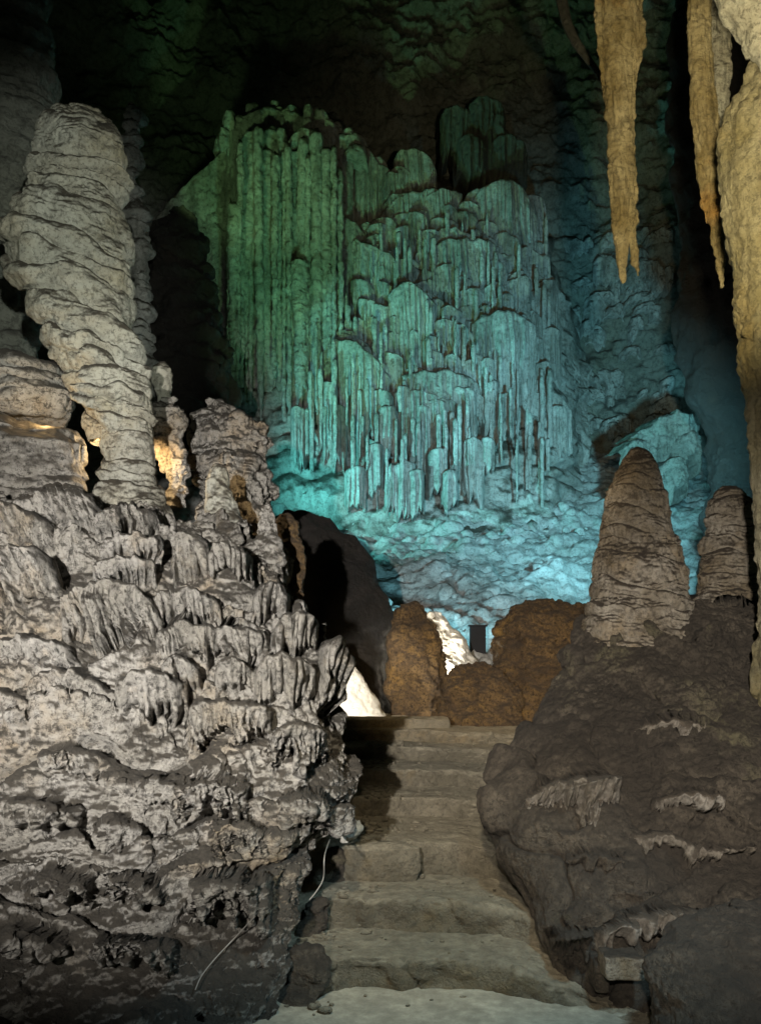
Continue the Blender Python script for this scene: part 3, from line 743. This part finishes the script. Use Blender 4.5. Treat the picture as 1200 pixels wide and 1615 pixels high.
boulder('lit_rock', 'ragged rock lit bright amber right beside the narrow foot of the leaning column',
        [(255, 275, 628, 7.05), (236, 290, 645, 7.0), (230, 298, 680, 7.0), (236, 296, 715, 7.0), (250, 300, 740, 7.0), (262, 298, 768, 6.95), (262, 300, 800, 6.95)],
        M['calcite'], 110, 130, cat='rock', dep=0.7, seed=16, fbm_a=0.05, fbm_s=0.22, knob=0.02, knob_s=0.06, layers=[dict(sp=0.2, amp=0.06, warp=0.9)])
boulder('knob_rock', 'small rounded rock knob sitting on top of the amber lit rock',
        [(250, 262, 574, 7.3), (238, 272, 582, 7.3), (238, 276, 605, 7.3), (244, 268, 640, 7.3), (244, 275, 670, 7.3)],
        M['column'], 70, 70, cat='rock', dep=0.9, seed=17, fbm_a=0.03, fbm_s=0.15, layers=[dict(sp=0.1, amp=0.03, warp=0.6)])
boulder('rock_cluster', 'craggy shadowed rock cluster between the amber lit rock and the cascade curtains',
        [(330, 350, 636, 7.7), (308, 385, 650, 7.65), (300, 420, 668, 7.6), (298, 432, 700, 7.5), (300, 434, 745, 7.4), (310, 440, 800, 7.3), (320, 445, 870, 7.2)],
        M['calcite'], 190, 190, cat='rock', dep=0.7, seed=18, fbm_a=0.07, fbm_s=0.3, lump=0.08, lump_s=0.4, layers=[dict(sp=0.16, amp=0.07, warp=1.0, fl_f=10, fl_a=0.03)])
boulder('small_stalagmite', 'small smooth grey stalagmite standing on the mound top near the amber lit rock',
        [(340, 350, 733, 6.3), (330, 358, 742, 6.3), (325, 364, 765, 6.3), (322, 374, 800, 6.25), (325, 392, 840, 6.2), (330, 405, 890, 6.1)],
        M['column'], 90, 110, cat='stalagmite', dep=0.9, seed=19, fbm_a=0.015, fbm_s=0.1)
boulder('small_stalagmite', 'pale knobbly stalagmite on the edge of the mound above the dark hollow',
        [(418, 428, 794, 5.85), (408, 436, 806, 5.85), (403, 444, 840, 5.85), (399, 448, 880, 5.8), (396, 446, 920, 5.75), (392, 452, 955, 5.7), (396, 470, 1000, 5.65)],
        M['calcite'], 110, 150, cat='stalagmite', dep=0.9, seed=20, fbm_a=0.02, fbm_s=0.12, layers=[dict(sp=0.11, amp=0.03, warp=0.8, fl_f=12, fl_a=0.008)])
boulder('amber_rock', 'rough rock with amber stains behind the pale knobbly stalagmite',
        [(440, 452, 808, 6.5), (430, 470, 826, 6.5), (430, 480, 870, 6.45), (430, 478, 920, 6.4), (430, 470, 975, 6.3), (430, 480, 1010, 6.2)],
        M['brown'], 90, 110, cat='rock', dep=0.8, seed=21, fbm_a=0.05, fbm_s=0.2)

# ------------------------------------------------------------------ middle: hollow, boulders, white lit rocks
boulder('dark_boulder', 'big boulder with deep shadow coloured in as black at the foot of the cascade', 
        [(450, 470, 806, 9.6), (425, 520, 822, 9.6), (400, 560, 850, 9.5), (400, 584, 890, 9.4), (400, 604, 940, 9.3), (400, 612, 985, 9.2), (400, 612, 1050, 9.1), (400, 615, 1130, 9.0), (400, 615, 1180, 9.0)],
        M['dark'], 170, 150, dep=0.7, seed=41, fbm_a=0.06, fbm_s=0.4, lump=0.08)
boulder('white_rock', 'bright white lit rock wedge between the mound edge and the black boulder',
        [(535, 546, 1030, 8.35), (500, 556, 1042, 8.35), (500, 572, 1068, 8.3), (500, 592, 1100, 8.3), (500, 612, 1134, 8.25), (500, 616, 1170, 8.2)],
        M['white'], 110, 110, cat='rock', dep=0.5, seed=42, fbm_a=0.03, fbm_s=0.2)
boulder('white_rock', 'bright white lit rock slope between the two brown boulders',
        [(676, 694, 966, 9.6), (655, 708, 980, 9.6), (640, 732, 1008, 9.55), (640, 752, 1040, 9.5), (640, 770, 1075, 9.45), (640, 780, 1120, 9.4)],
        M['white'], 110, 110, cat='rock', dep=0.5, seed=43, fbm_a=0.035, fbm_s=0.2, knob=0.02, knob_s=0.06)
boulder('brown_boulder', 'egg shaped brown boulder with a dark peak beside the black boulder',
        [(640, 652, 956, 8.7), (626, 668, 966, 8.7), (616, 684, 985, 8.65), (608, 694, 1015, 8.6), (604, 700, 1050, 8.6), (606, 706, 1090, 8.55), (620, 706, 1122, 8.55), (632, 700, 1150, 8.55)],
        M['brown'], 150, 150, dep=0.85, seed=44, fbm_a=0.05, fbm_s=0.22, lump=0.03, lump_s=0.4, knob=0.02, knob_s=0.05, oc=6)
boulder('brown_boulder', 'largest rusty brown boulder, with a rounded top, in front of the blue rubble slope',
        [(850, 870, 946, 8.7), (822, 940, 956, 8.7), (798, 960, 978, 8.65), (782, 980, 1010, 8.6), (772, 990, 1050, 8.5), (762, 1000, 1100, 8.4), (760, 1000, 1170, 8.3)],
        M['brown'], 190, 170, dep=0.7, seed=45, fbm_a=0.06, fbm_s=0.25, lump=0.04, lump_s=0.5, knob=0.022, knob_s=0.06, oc=6, layers=[dict(sp=0.13, amp=0.03, warp=1.0, fl_f=9, fl_a=0.02)])
boulder('brown_boulder', 'low knobbly brown boulder at the top of the steps below the white slope',
        [(730, 742, 1044, 8.05), (712, 770, 1052, 8.05), (700, 800, 1075, 8.0), (696, 822, 1105, 7.95), (688, 830, 1140, 7.9), (684, 840, 1175, 7.85)],
        M['brown'], 150, 130, dep=0.6, seed=46, fbm_a=0.05, fbm_s=0.2, lump=0.03, lump_s=0.3, knob=0.024, knob_s=0.05, oc=6)
# dark upright post among the blue rocks
PT = thing('dark_post', 'short dark upright box standing among the blue rocks beside the largest brown boulder', 'post', P(753, 1050, 10.1))
def box(name, c, s, mat, parent=None, bev=0.006, rough=0.0, seg=10, seed=0, origin=None):
    """Rounded, slightly uneven stone or metal box from six joined grids."""
    vs, fs, off = [], [], 0
    g = np.linspace(-1, 1, seg)
    for ax in range(3):
        for sg in (-1, 1):
            A, B = np.meshgrid(g, g)
            Vx = np.empty(A.shape+(3,))
            Vx[..., ax] = sg; Vx[..., (ax+1) % 3] = A*sg; Vx[..., (ax+2) % 3] = B
            idx = np.arange(seg*seg).reshape(seg, seg) + off
            q = np.stack([idx[:-1, :-1], idx[:-1, 1:], idx[1:, 1:], idx[1:, :-1]], -1).reshape(-1, 4)
            vs.append(Vx.reshape(-1, 3)); fs.append(q); off += seg*seg
    v = np.concatenate(vs); q = np.concatenate(fs)
    h = np.array(s)/2.0
    p = v*h
    inner = h - bev
    cl = np.clip(p, -inner, inner)
    dv = p - cl; ln = np.linalg.norm(dv, axis=1, keepdims=True)
    p = np.where(ln > 1e-9, cl + dv/np.maximum(ln, 1e-9)*bev, p)
    p = p + np.array(c)
    if rough:
        nn = np.stack([fbm(p, 0.12, 4, 0.6, seed+k) for k in range(3)], -1)
        p = p + rough*nn
    org = np.array(parent.location) if parent is not None else np.array(origin if origin is not None else c)
    if parent is not None and parent.parent is not None: org = org + np.array(parent.parent.location)
    return raw_mesh(name, p - org, q, mat, parent, org)
x, y, z = P(753, 1014, 10.1)
box('box_body', (x, y, z), (0.17, 0.14, 0.36), M['blackmetal'], PT)
box('lid', (x, y, z+0.188), (0.20, 0.17, 0.02), M['blackmetal'], PT, 0.004)

# rubble on the chamber floor
def stone_mesh(seed, n=12):
    th = np.linspace(0, 2*np.pi, n+1)[None, :]; ph = np.linspace(-np.pi/2, np.pi/2, 8)[:, None]
    V = np.stack([np.cos(ph)*np.cos(th), np.cos(ph)*np.sin(th), np.sin(ph)*np.ones_like(th)], -1)
    V = V*(1 + 0.35*fbm(V, 1.3, 2, 0.6, seed))[..., None]
    return V
FH = FLOOR
def floor_z(x, y):
    i = int(np.clip(np.argmin(np.abs(FLOOR[:, 230, 1]-y)), 0, FLOOR.shape[0]-1)); j = int(np.clip(np.argmin(np.abs(FLOOR[i, :, 0]-x)), 0, FLOOR.shape[1]-1))
    return FLOOR[i, j, 2]
vs, fs, off = [], [], 0
for i in range(130):
    y = rng.uniform(9.6, 15.5); x = rng.uniform(-1.5, 4.6)*y/12
    r = rng.uniform(0.03, 0.2)*rng.uniform(0.4, 1.0)
    V = stone_mesh(i*0.7, 11)*np.array([r*rng.uniform(0.8, 1.5), r, r*rng.uniform(0.7, 1.1)]) + np.array([x, y, floor_z(x, y)+0.02])
    nv, nu = V.shape[:2]
    idx = np.arange(nv*nu).reshape(nv, nu) + off
    fs.append(np.stack([idx[:-1, :-1], idx[:-1, 1:], idx[1:, 1:], idx[1:, :-1]], -1).reshape(-1, 4)); vs.append(V.reshape(-1, 3)); off += nv*nu
tag(raw_mesh('rubble', np.concatenate(vs), np.concatenate(fs), M['rubble'], None, (0, 0, 0), True), 'loose pale rubble scattered over the lit blue slope', 'rubble', kind='stuff')

# ------------------------------------------------------------------ steps
ST = thing('stone_staircase', 'worn stone steps climbing between the pale mound and the muddy mound', 'stairs', (0.1, 4.1, 0))
STEPS = [(4.14, 0.0, 0.128), (4.535, 0.128, 0.269), (5.006, 0.269, 0.442), (5.78, 0.442, 0.554), (6.31, 0.554, 0.663), (6.78, 0.663, 0.757), (7.18, 0.757, 0.845)]
for i, (d0, z0, z1) in enumerate(STEPS):
    d1 = STEPS[i+1][0] if i+1 < len(STEPS) else 9.6
    xs = np.linspace(-1.5, 1.9, 240)
    tr = d1 - d0
    # profile: below ground, riser, rounded edge, tread running under the next riser
    prof = [(-0.01, z0-0.12)] + [(0.012*k/12 + 0.0, z0-0.02 + (z1-z0-0.01)*k/12) for k in range(13)]
    prof += [(0.016+0.006*k, z1-0.022+0.022*math.sin(k/6*math.pi/2)) for k in range(1, 7)]
    prof += [(0.06 + (tr+0.06)*k/30, z1) for k in range(31)]
    pr = np.array(prof)
    X = np.repeat(xs[None, :], len(pr), 0)
    edge = 0.085*fbm(np.stack([xs, 0*xs, 0*xs+i*3.0], -1), 0.7, 4, 0.5, i)
    curve = -0.22*smooth(0.25, 1.3, xs)*(1 if i < 3 else 0.3) + edge - 0.10*np.clip(-xs-0.1, 0, 1)
    Y = d0 + pr[:, :1] + curve[None, :]*np.exp(-np.clip(pr[:, :1], 0, 9)*1.2)
    soft = smooth(0.42, 1.15, xs)[None, :]*(0.9 if i < 4 else 0.35)
    Z = np.repeat(pr[:, 1:], len(xs), 1)
    ramp = z0 + (z1-z0)*np.clip((Y-(d0-0.16))/(tr*0.95+0.16), 0, 1)
    Z = Z*(1-soft) + np.minimum(np.maximum(ramp, z0-0.1), z1)*soft
    Y = Y - soft*(1-smooth(0, 0.05, pr[:, :1]))*np.linspace(0.22, 0, len(pr))[:, None]
    V = np.stack([X, Y, Z], -1)
    n = normals(V); n = n*np.sign(n[..., 2].mean())
    xj = -0.6 + np.cumsum(rng.uniform(0.22, 0.62, 7))
    jr = sum(np.exp(-((X - a - 0.03*np.sin(30*Z+a*9))/0.010)**2) for a in xj)*(pr[:, :1] < 0.05)
    V = V - n*(0.022*jr*(1-soft))[..., None]
    V = V + n*((0.010 + 0.022*(pr[:, :1] < 0.04))*fbm(V, 0.20, 6, 0.62, 20+i))[..., None]
    s = grid_mesh('step', V, M['step'], ST)
boulder('step_stone', 'squared worn stone block set in the riser of the third step',
        [(548, 640, 1330, 5.0), (540, 660, 1337, 4.98), (538, 664, 1350, 4.97), (538, 664, 1372, 4.97), (542, 660, 1386, 4.97), (545, 655, 1392, 4.98)],
        M['step'], 90, 60, cat='stone', dep=0.35, seed=51, fbm_a=0.012, fbm_s=0.1)
boulder('step_stone', 'small rounded dark stone on the edge of the third step',
        [(520, 530, 1338, 4.95), (514, 538, 1345, 4.95), (512, 540, 1370, 4.95), (516, 538, 1388, 4.95), (520, 532, 1394, 4.95)],
        M['mud'], 50, 50, cat='stone', dep=0.8, seed=52, fbm_a=0.02, fbm_s=0.12, lump=0.03, lump_s=0.12)
boulder('step_stone', 'tilted dark stone at the end of the second step',
        [(490, 505, 1418, 4.5), (482, 515, 1425, 4.5), (478, 514, 1450, 4.5), (476, 505, 1470, 4.5), (478, 500, 1478, 4.5)],
        M['mud'], 50, 50, cat='stone', dep=0.7, seed=53, fbm_a=0.02, fbm_s=0.12, lump=0.04, lump_s=0.15)
boulder('step_stone', 'angular grey rock lying against the mound beside the first step',
        [(462, 480, 1484, 4.1), (450, 500, 1492, 4.1), (446, 516, 1515, 4.1), (446, 520, 1545, 4.1), (440, 510, 1575, 4.05), (440, 490, 1600, 4.0)],
        M['mud'], 70, 70, cat='stone', dep=0.7, seed=54, fbm_a=0.03, fbm_s=0.2, lump=0.06, lump_s=0.22)
boulder('pale_stone', 'small bright cream stone tucked under the mound edge above the fourth step',
        [(540, 552, 1291, 4.75), (532, 566, 1296, 4.75), (530, 570, 1308, 4.72), (536, 566, 1320, 4.72), (540, 560, 1326, 4.74)],
        M['white'], 50, 40, cat='stone', dep=0.8, seed=55, fbm_a=0.02, fbm_s=0.08)
def stair_z(y):
    z = 0.0
    for d0, z0, z1 in STEPS:
        if y > d0 + 0.06: z = z1
    return z
vs, fs, off = [], [], 0
for i in range(420):
    y = rng.uniform(3.85, 7.2)
    xl = np.interp(y, [3.8, 4.3, 4.8, 5.2, 7.2], [-0.42, -0.42, -0.22, -0.12, -0.1])
    x = xl + abs(rng.normal())*0.13 if i % 3 else xl + rng.uniform(0, 1.0)
    r = rng.uniform(0.004, 0.010) if i % 3 == 0 else rng.uniform(0.005, 0.022)
    V = stone_mesh(i*0.9+500, 8)*np.array([r*rng.uniform(0.8, 1.6), r, r*rng.uniform(0.5, 0.9)]) + np.array([x, y, stair_z(y)+0.3*r])
    nv, nu = V.shape[:2]
    idx = np.arange(nv*nu).reshape(nv, nu) + off
    fs.append(np.stack([idx[:-1, :-1], idx[:-1, 1:], idx[1:, 1:], idx[1:, :-1]], -1).reshape(-1, 4)); vs.append(V.reshape(-1, 3)); off += nv*nu
tag(raw_mesh('gravel', np.concatenate(vs), np.concatenate(fs), M['step'], None, (0, 0, 0), True), 'small loose stones and grit lying along the worn steps', 'gravel', kind='stuff')
x, y, z = P(636, 1148, 7.35)
o = box('stone_slab', (x-0.1, 7.5, z-0.01), (0.95, 0.3, 0.15), M['step'], None, 0.02, 0.008, 24, 3, (x, 7.5, z-0.09))
tag(o, 'long tan stone slab laid across the top of the steps', 'slab')

# ------------------------------------------------------------------ right formation
RM_R = [(1000, 1220, 944, 5.9), (945, 1300, 955, 5.9), (915, 1330, 975, 5.85), (902, 1350, 1010, 5.75), (880, 1400, 1062, 5.55), (848, 1450, 1112, 5.4), (815, 1480, 1152, 5.25), (786, 1520, 1200, 5.1),
        (766, 1560, 1250, 4.95), (768, 1580, 1300, 4.85), (785, 1600, 1345, 4.7), (814, 1640, 1400, 4.55), (840, 1660, 1450, 4.4), (866, 1690, 1500, 4.3), (886, 1720, 1548, 4.2), (900, 1780, 1650, 4.05)]
RMT = thing('muddy_mound', 'broad dark muddy rock mound with pale fringes beside the steps', 'rock', P(1150, 1600, 4.2))
RM = lathe(RM_R, 620, 560, dep=0.42, arc=(-205, -62), seed=2.0, front=0.9, lump=0.05, lump_s=0.7)
fringes = [([(826, 1262), (860, 1236), (905, 1226), (975, 1228)], [1295, 1335, 1320]), ([(985, 1446), (1020, 1432), (1060, 1428), (1108, 1436)], [1500, 1505, 1480]), ([(935, 1466), (965, 1448), (1002, 1452)], 1515),
           ([(862, 1482), (890, 1464), (930, 1466)], [1540, 1545]), ([(985, 1322), (1040, 1312), (1090, 1330), (1150, 1338), (1195, 1330)], [1345, 1362, 1350]), ([(1030, 1262), (1085, 1250), (1140, 1260)], 1282),
           ([(1000, 1150), (1060, 1138), (1110, 1152)], 1172), ([(890, 1352), (930, 1344), (985, 1360)], 1385)]
n = outward(RM)
RM, RREG, RD = carve(RM, fringes, 9.0, amp=0.05, fl=0.018, fl_px=5.5, ragged=0.45)
free = 1 - smooth(0.0, 0.04, RD)
RM = flow(RM, n, sp=0.30, amp=0.11, warp=1.3, tilt=(0.15, 0), fl_f=13, fl_a=0.016, low=0.9, face=0.7, seed=2.0, mask=free)
n = outward(RM)
sm = 0.35 + 0.65*smooth(0.75, 1.35, RM[..., 0])          # the flank beside the steps is smoother
RM = RM + n*((0.006 + 0.024*free*sm)*fbm(RM, 0.22, 6, 0.56, 2.0) + 0.012*free*sm*np.clip(fbm(RM, 0.05, 2, 0.5, 10.0), -0.2, 1))[..., None]
RM[:, -1] = RM[:, 0]
for r in (3, 7): RREG[RREG == r] = -1
grid_parts(RM, RREG, 'rock_body', 'drapery', M['mud'], RMT, [M['fringe']]*len(fringes))
boulder('banded_stalagmite', 'tall cone shaped banded stalagmite on the muddy mound in front of the blue wall',
        [(1003, 1008, 704, 5.85), (993, 1020, 711, 5.85), (981, 1033, 727, 5.85), (967, 1043, 752, 5.85), (955, 1051, 790, 5.85), (946, 1060, 828, 5.85), (944, 1068, 858, 5.85), (938, 1076, 888, 5.8),
         (934, 1080, 910, 5.8), (931, 1080, 930, 5.78), (926, 1086, 955, 5.75), (920, 1092, 985, 5.75), (914, 1100, 1020, 5.75)],
        M['stalag'], 260, 290, cat='stalagmite', dep=0.95, seed=61, fbm_a=0.008, fbm_s=0.10, fade_k=0.9,
        layers=[dict(sp=0.11, amp=0.036, warp=0.8, tilt=(0.22, 0), fl_f=24, fl_a=0.012, low=0.5, face=0.72), dict(sp=0.034, amp=0.009, warp=1.2, low=0.2, fl_f=34, fl_a=0.006)])
boulder('banded_stalagmite', 'blunt banded stalagmite with a squared shoulder against the pale column',
        [(1140, 1158, 766, 6.2), (1128, 1172, 774, 6.2), (1122, 1182, 790, 6.2), (1114, 1192, 806, 6.2), (1113, 1196, 835, 6.2), (1108, 1196, 848, 6.2), (1102, 1198, 890, 6.15), (1098, 1200, 930, 6.1), (1093, 1202, 965, 6.05), (1086, 1210, 1000, 6.0)],
        M['stalag'], 200, 230, cat='stalagmite', dep=0.95, seed=62, fbm_a=0.008, fbm_s=0.10, fade_k=0.7,
        layers=[dict(sp=0.09, amp=0.036, warp=0.8, tilt=(-0.1, 0), fl_f=24, fl_a=0.010, low=0.5, face=0.72), dict(sp=0.034, amp=0.008, warp=1.2, low=0.2)])
boulder('foreground_boulder', 'dark smooth muddy boulder at the foot of the muddy mound by the stone ledge',
        [(1130, 1180, 1430, 3.5), (1085, 1330, 1450, 3.5), (1052, 1400, 1495, 3.45), (1030, 1450, 1540, 3.4), (1018, 1500, 1600, 3.35), (1010, 1520, 1680, 3.3)],
        M['mud'], 180, 150, dep=0.5, seed=63, fbm_a=0.04, fbm_s=0.25, lump=0.06, lump_s=0.5, knob=0.008, knob_s=0.03)
# little stone ledge over a dark hollow
LE = thing('stone_ledge', 'small pale squared stone laid over a dark hollow under the fringed overhang', 'stone', P(985, 1565, 3.86))
a = P(985, 1528, 3.8)
box('top_stone', (a[0], 3.86, a[2]+0.0), (0.16, 0.14, 0.10), M['stalag'], LE, 0.012, 0.010, 18, 4)
b = P(950, 1540, 3.9)
box('support_stone', (b[0], 3.98, b[2]-0.01), (0.06, 0.16, 0.13), M['mud'], LE, 0.012, 0.008, 12, 5)

# pale column at the edge
boulder('pale_column', 'thick yellowish pale column that narrows towards the floor beside the hanging stalactites',
        [(1150, 1390, -440, 5.0), (1180, 1360, -250, 5.0), (1190, 1340, -40, 5.0), (1192, 1345, 60, 5.0), (1176, 1350, 120, 5.0), (1150, 1350, 170, 5.0), (1140, 1345, 210, 5.0), (1141, 1340, 280, 5.0), (1147, 1335, 330, 5.0), (1152, 1330, 375, 5.0), (1159, 1325, 465, 5.0),
         (1168, 1315, 560, 5.0), (1176, 1310, 650, 5.0), (1184, 1305, 740, 5.0), (1190, 1300, 850, 5.0), (1194, 1300, 950, 5.0), (1194, 1310, 1040, 5.0), (1190, 1320, 1250, 5.0), (1186, 1330, 1430, 5.0)],
        M['edge'], 220, 560, cat='rock', dep=0.8, seed=71, fbm_a=0.018, fbm_s=0.12, knob=0.01, knob_s=0.05, layers=[dict(sp=0.5, amp=0.03, warp=1.4, fl_f=12, fl_a=0.02, low=0.8)])
CB = thing('ceiling_block', 'pale ceiling rock bulging down above the thick pale column', 'rock', P(1220, 0, 4.8))
V = lathe([(1090, 1400, -490, 4.7), (1100, 1390, -300, 4.7), (1116, 1350, -110, 4.7), (1122, 1340, -30, 4.7), (1140, 1340, 15, 4.7), (1165, 1330, 50, 4.7), (1192, 1310, 85, 4.7), (1215, 1280, 110, 4.7)], 140, 300, dep=0.6, seed=72, fbm_a=0.02, fbm_s=0.15,
          layers=[dict(sp=0.12, amp=0.03, warp=0.8, tilt=(0.5, 0))])
grid_mesh('rock_body', V, M['column'], CB)
V = lathe([(1168, 1184, 20, 4.75), (1168, 1186, 60, 4.75), (1172, 1183, 82, 4.75), (1176, 1181, 93, 4.75)], 36, 50, dep=1, seed=73, fbm_a=0.006, fbm_s=0.06)
grid_mesh('stalactite', V[::-1], M['column'], CB)

def strand(name, rings, mat, parent, nu, nv, seed, fl=0.024, f=20):
    V = lathe(rings, nu, nv, dep=0.8, seed=seed, fbm_a=0.010, fbm_s=0.07, layers=[dict(sp=0.7, amp=0.012, warp=1.2, fl_f=f, fl_a=fl, low=0.6), dict(sp=0.11, amp=0.008, warp=1.2)])
    return grid_mesh(name, V, mat, parent)
SA = thing('stalactite', 'long amber stalactite with a forked tip hanging in front of the blue wall', 'stalactite', P(978, -20, 6.5))
strand('shaft', [(900, 1060, -350, 6.5), (928, 1026, -200, 6.5), (938, 1014, -70, 6.5), (940, 1012, -20, 6.5), (944, 1008, 60, 6.5), (951, 1001, 130, 6.5), (957, 1001, 200, 6.5), (960, 1002, 290, 6.5), (964, 1003, 350, 6.5), (968, 992, 385, 6.5), (972, 989, 420, 6.5), (979, 987, 440, 6.5), (982, 985, 448, 6.5)], M['amber'], SA, 110, 480, 81)
strand('side_tip', [(986, 996, 300, 6.48), (986, 1003, 340, 6.48), (990, 1004, 380, 6.48), (996, 1006, 410, 6.48), (1002, 1008, 428, 6.48), (1005, 1008, 435, 6.48)], M['amber'], SA, 50, 120, 82)
strand('side_strand', [(985, 1016, -340, 6.45), (990, 1014, -100, 6.45), (994, 1014, 20, 6.45), (996, 1017, 60, 6.45), (997, 1012, 85, 6.45), (999, 1007, 108, 6.45), (1001, 1005, 128, 6.45)], M['amber'], SA, 50, 260, 83)
strand('side_strand', [(920, 952, -340, 6.45), (932, 950, -100, 6.45), (937, 950, 0, 6.45), (941, 951, 60, 6.45), (946, 953, 110, 6.45), (949, 953, 135, 6.45)], M['amber'], SA, 40, 260, 84)
SB = thing('stalactite', 'tapering olive stalactite hanging close beside the thick pale column', 'stalactite', P(1110, -20, 6.0))
strand('shaft', [(1050, 1160, -360, 6.0), (1074, 1136, -210, 6.0), (1084, 1124, -80, 6.0), (1086, 1122, 0, 6.0), (1085, 1122, 60, 6.0), (1088, 1128, 150, 6.0), (1092, 1137, 230, 6.0), (1100, 1143, 290, 6.0), (1113, 1145, 335, 6.0), (1122, 1145, 380, 6.0), (1129, 1144, 420, 6.0), (1134, 1141, 446, 6.0), (1137, 1139, 456, 6.0)], M['amber'], SB, 100, 500, 85)
strand('side_tip', [(1098, 1112, 240, 5.97), (1100, 1116, 290, 5.97), (1107, 1116, 325, 5.97), (1112, 1116, 352, 5.97)], M['amber'], SB, 40, 90, 86)
strand('back_strand', [(1112, 1156, -330, 6.2), (1118, 1150, -50, 6.2), (1118, 1152, 30, 6.2), (1120, 1152, 110, 6.2), (1124, 1148, 200, 6.2), (1130, 1146, 260, 6.2)], M['column'], SB, 70, 300, 87)
SC = thing('curved_drapery', 'dim curved drapery rib on the ceiling beside the forked amber stalactite', 'stalactite', P(930, 0, 7.4))
tube('rib', spline([P(870, -310, 7.7), P(880, -60, 7.6), P(890, 20, 7.6), P(905, 60, 7.55), P(925, 90, 7.5), P(945, 118, 7.45), P(955, 140, 7.4)], 40), np.linspace(0.06, 0.015, 40), M['dome'], SC, 10)

# ------------------------------------------------------------------ cables
def cable(name, label, pts2, hit, off=0.03, r=0.0028):
    pts = []
    for px, py in pts2:
        d = (hit(px, py) or 3.9) - off
        pts.append(P(px, py, d))
    o = tube(name, spline(pts, 60), r, M['cable'])
    return tag(o, label, 'cable')
cable('cable', 'thin grey cable hanging in a curve across the dark foot of the mound', [(402, 1446), (372, 1478), (340, 1512), (318, 1540), (308, 1562)], LH)
cable('cable', 'thin pale wire trailing from the cream stone down to the step edge', [(520, 1325), (512, 1350), (510, 1385), (500, 1405), (488, 1420)], LH)

# ------------------------------------------------------------------ groups of like things
GROUPS = {'brown_boulder': 'brown boulders at the top of the steps', 'white_rock': 'white lit rocks between the boulders', 'step_stone': 'loose stones set along the steps',
          'banded_stalagmite': 'banded stalagmites on the muddy mound', 'small_stalagmite': 'small stalagmites on the pale mound', 'stalactite': 'amber stalactites hanging from the ceiling',
          'cable': 'thin cables on the pale mound', 'rock_cluster': 'craggy rocks between the column and the cascade'}
for o in COL.objects:
    k = o.name.split('.')[0]
    if o.parent is None and k in GROUPS and 'category' in o:
        o['group'] = GROUPS[k]
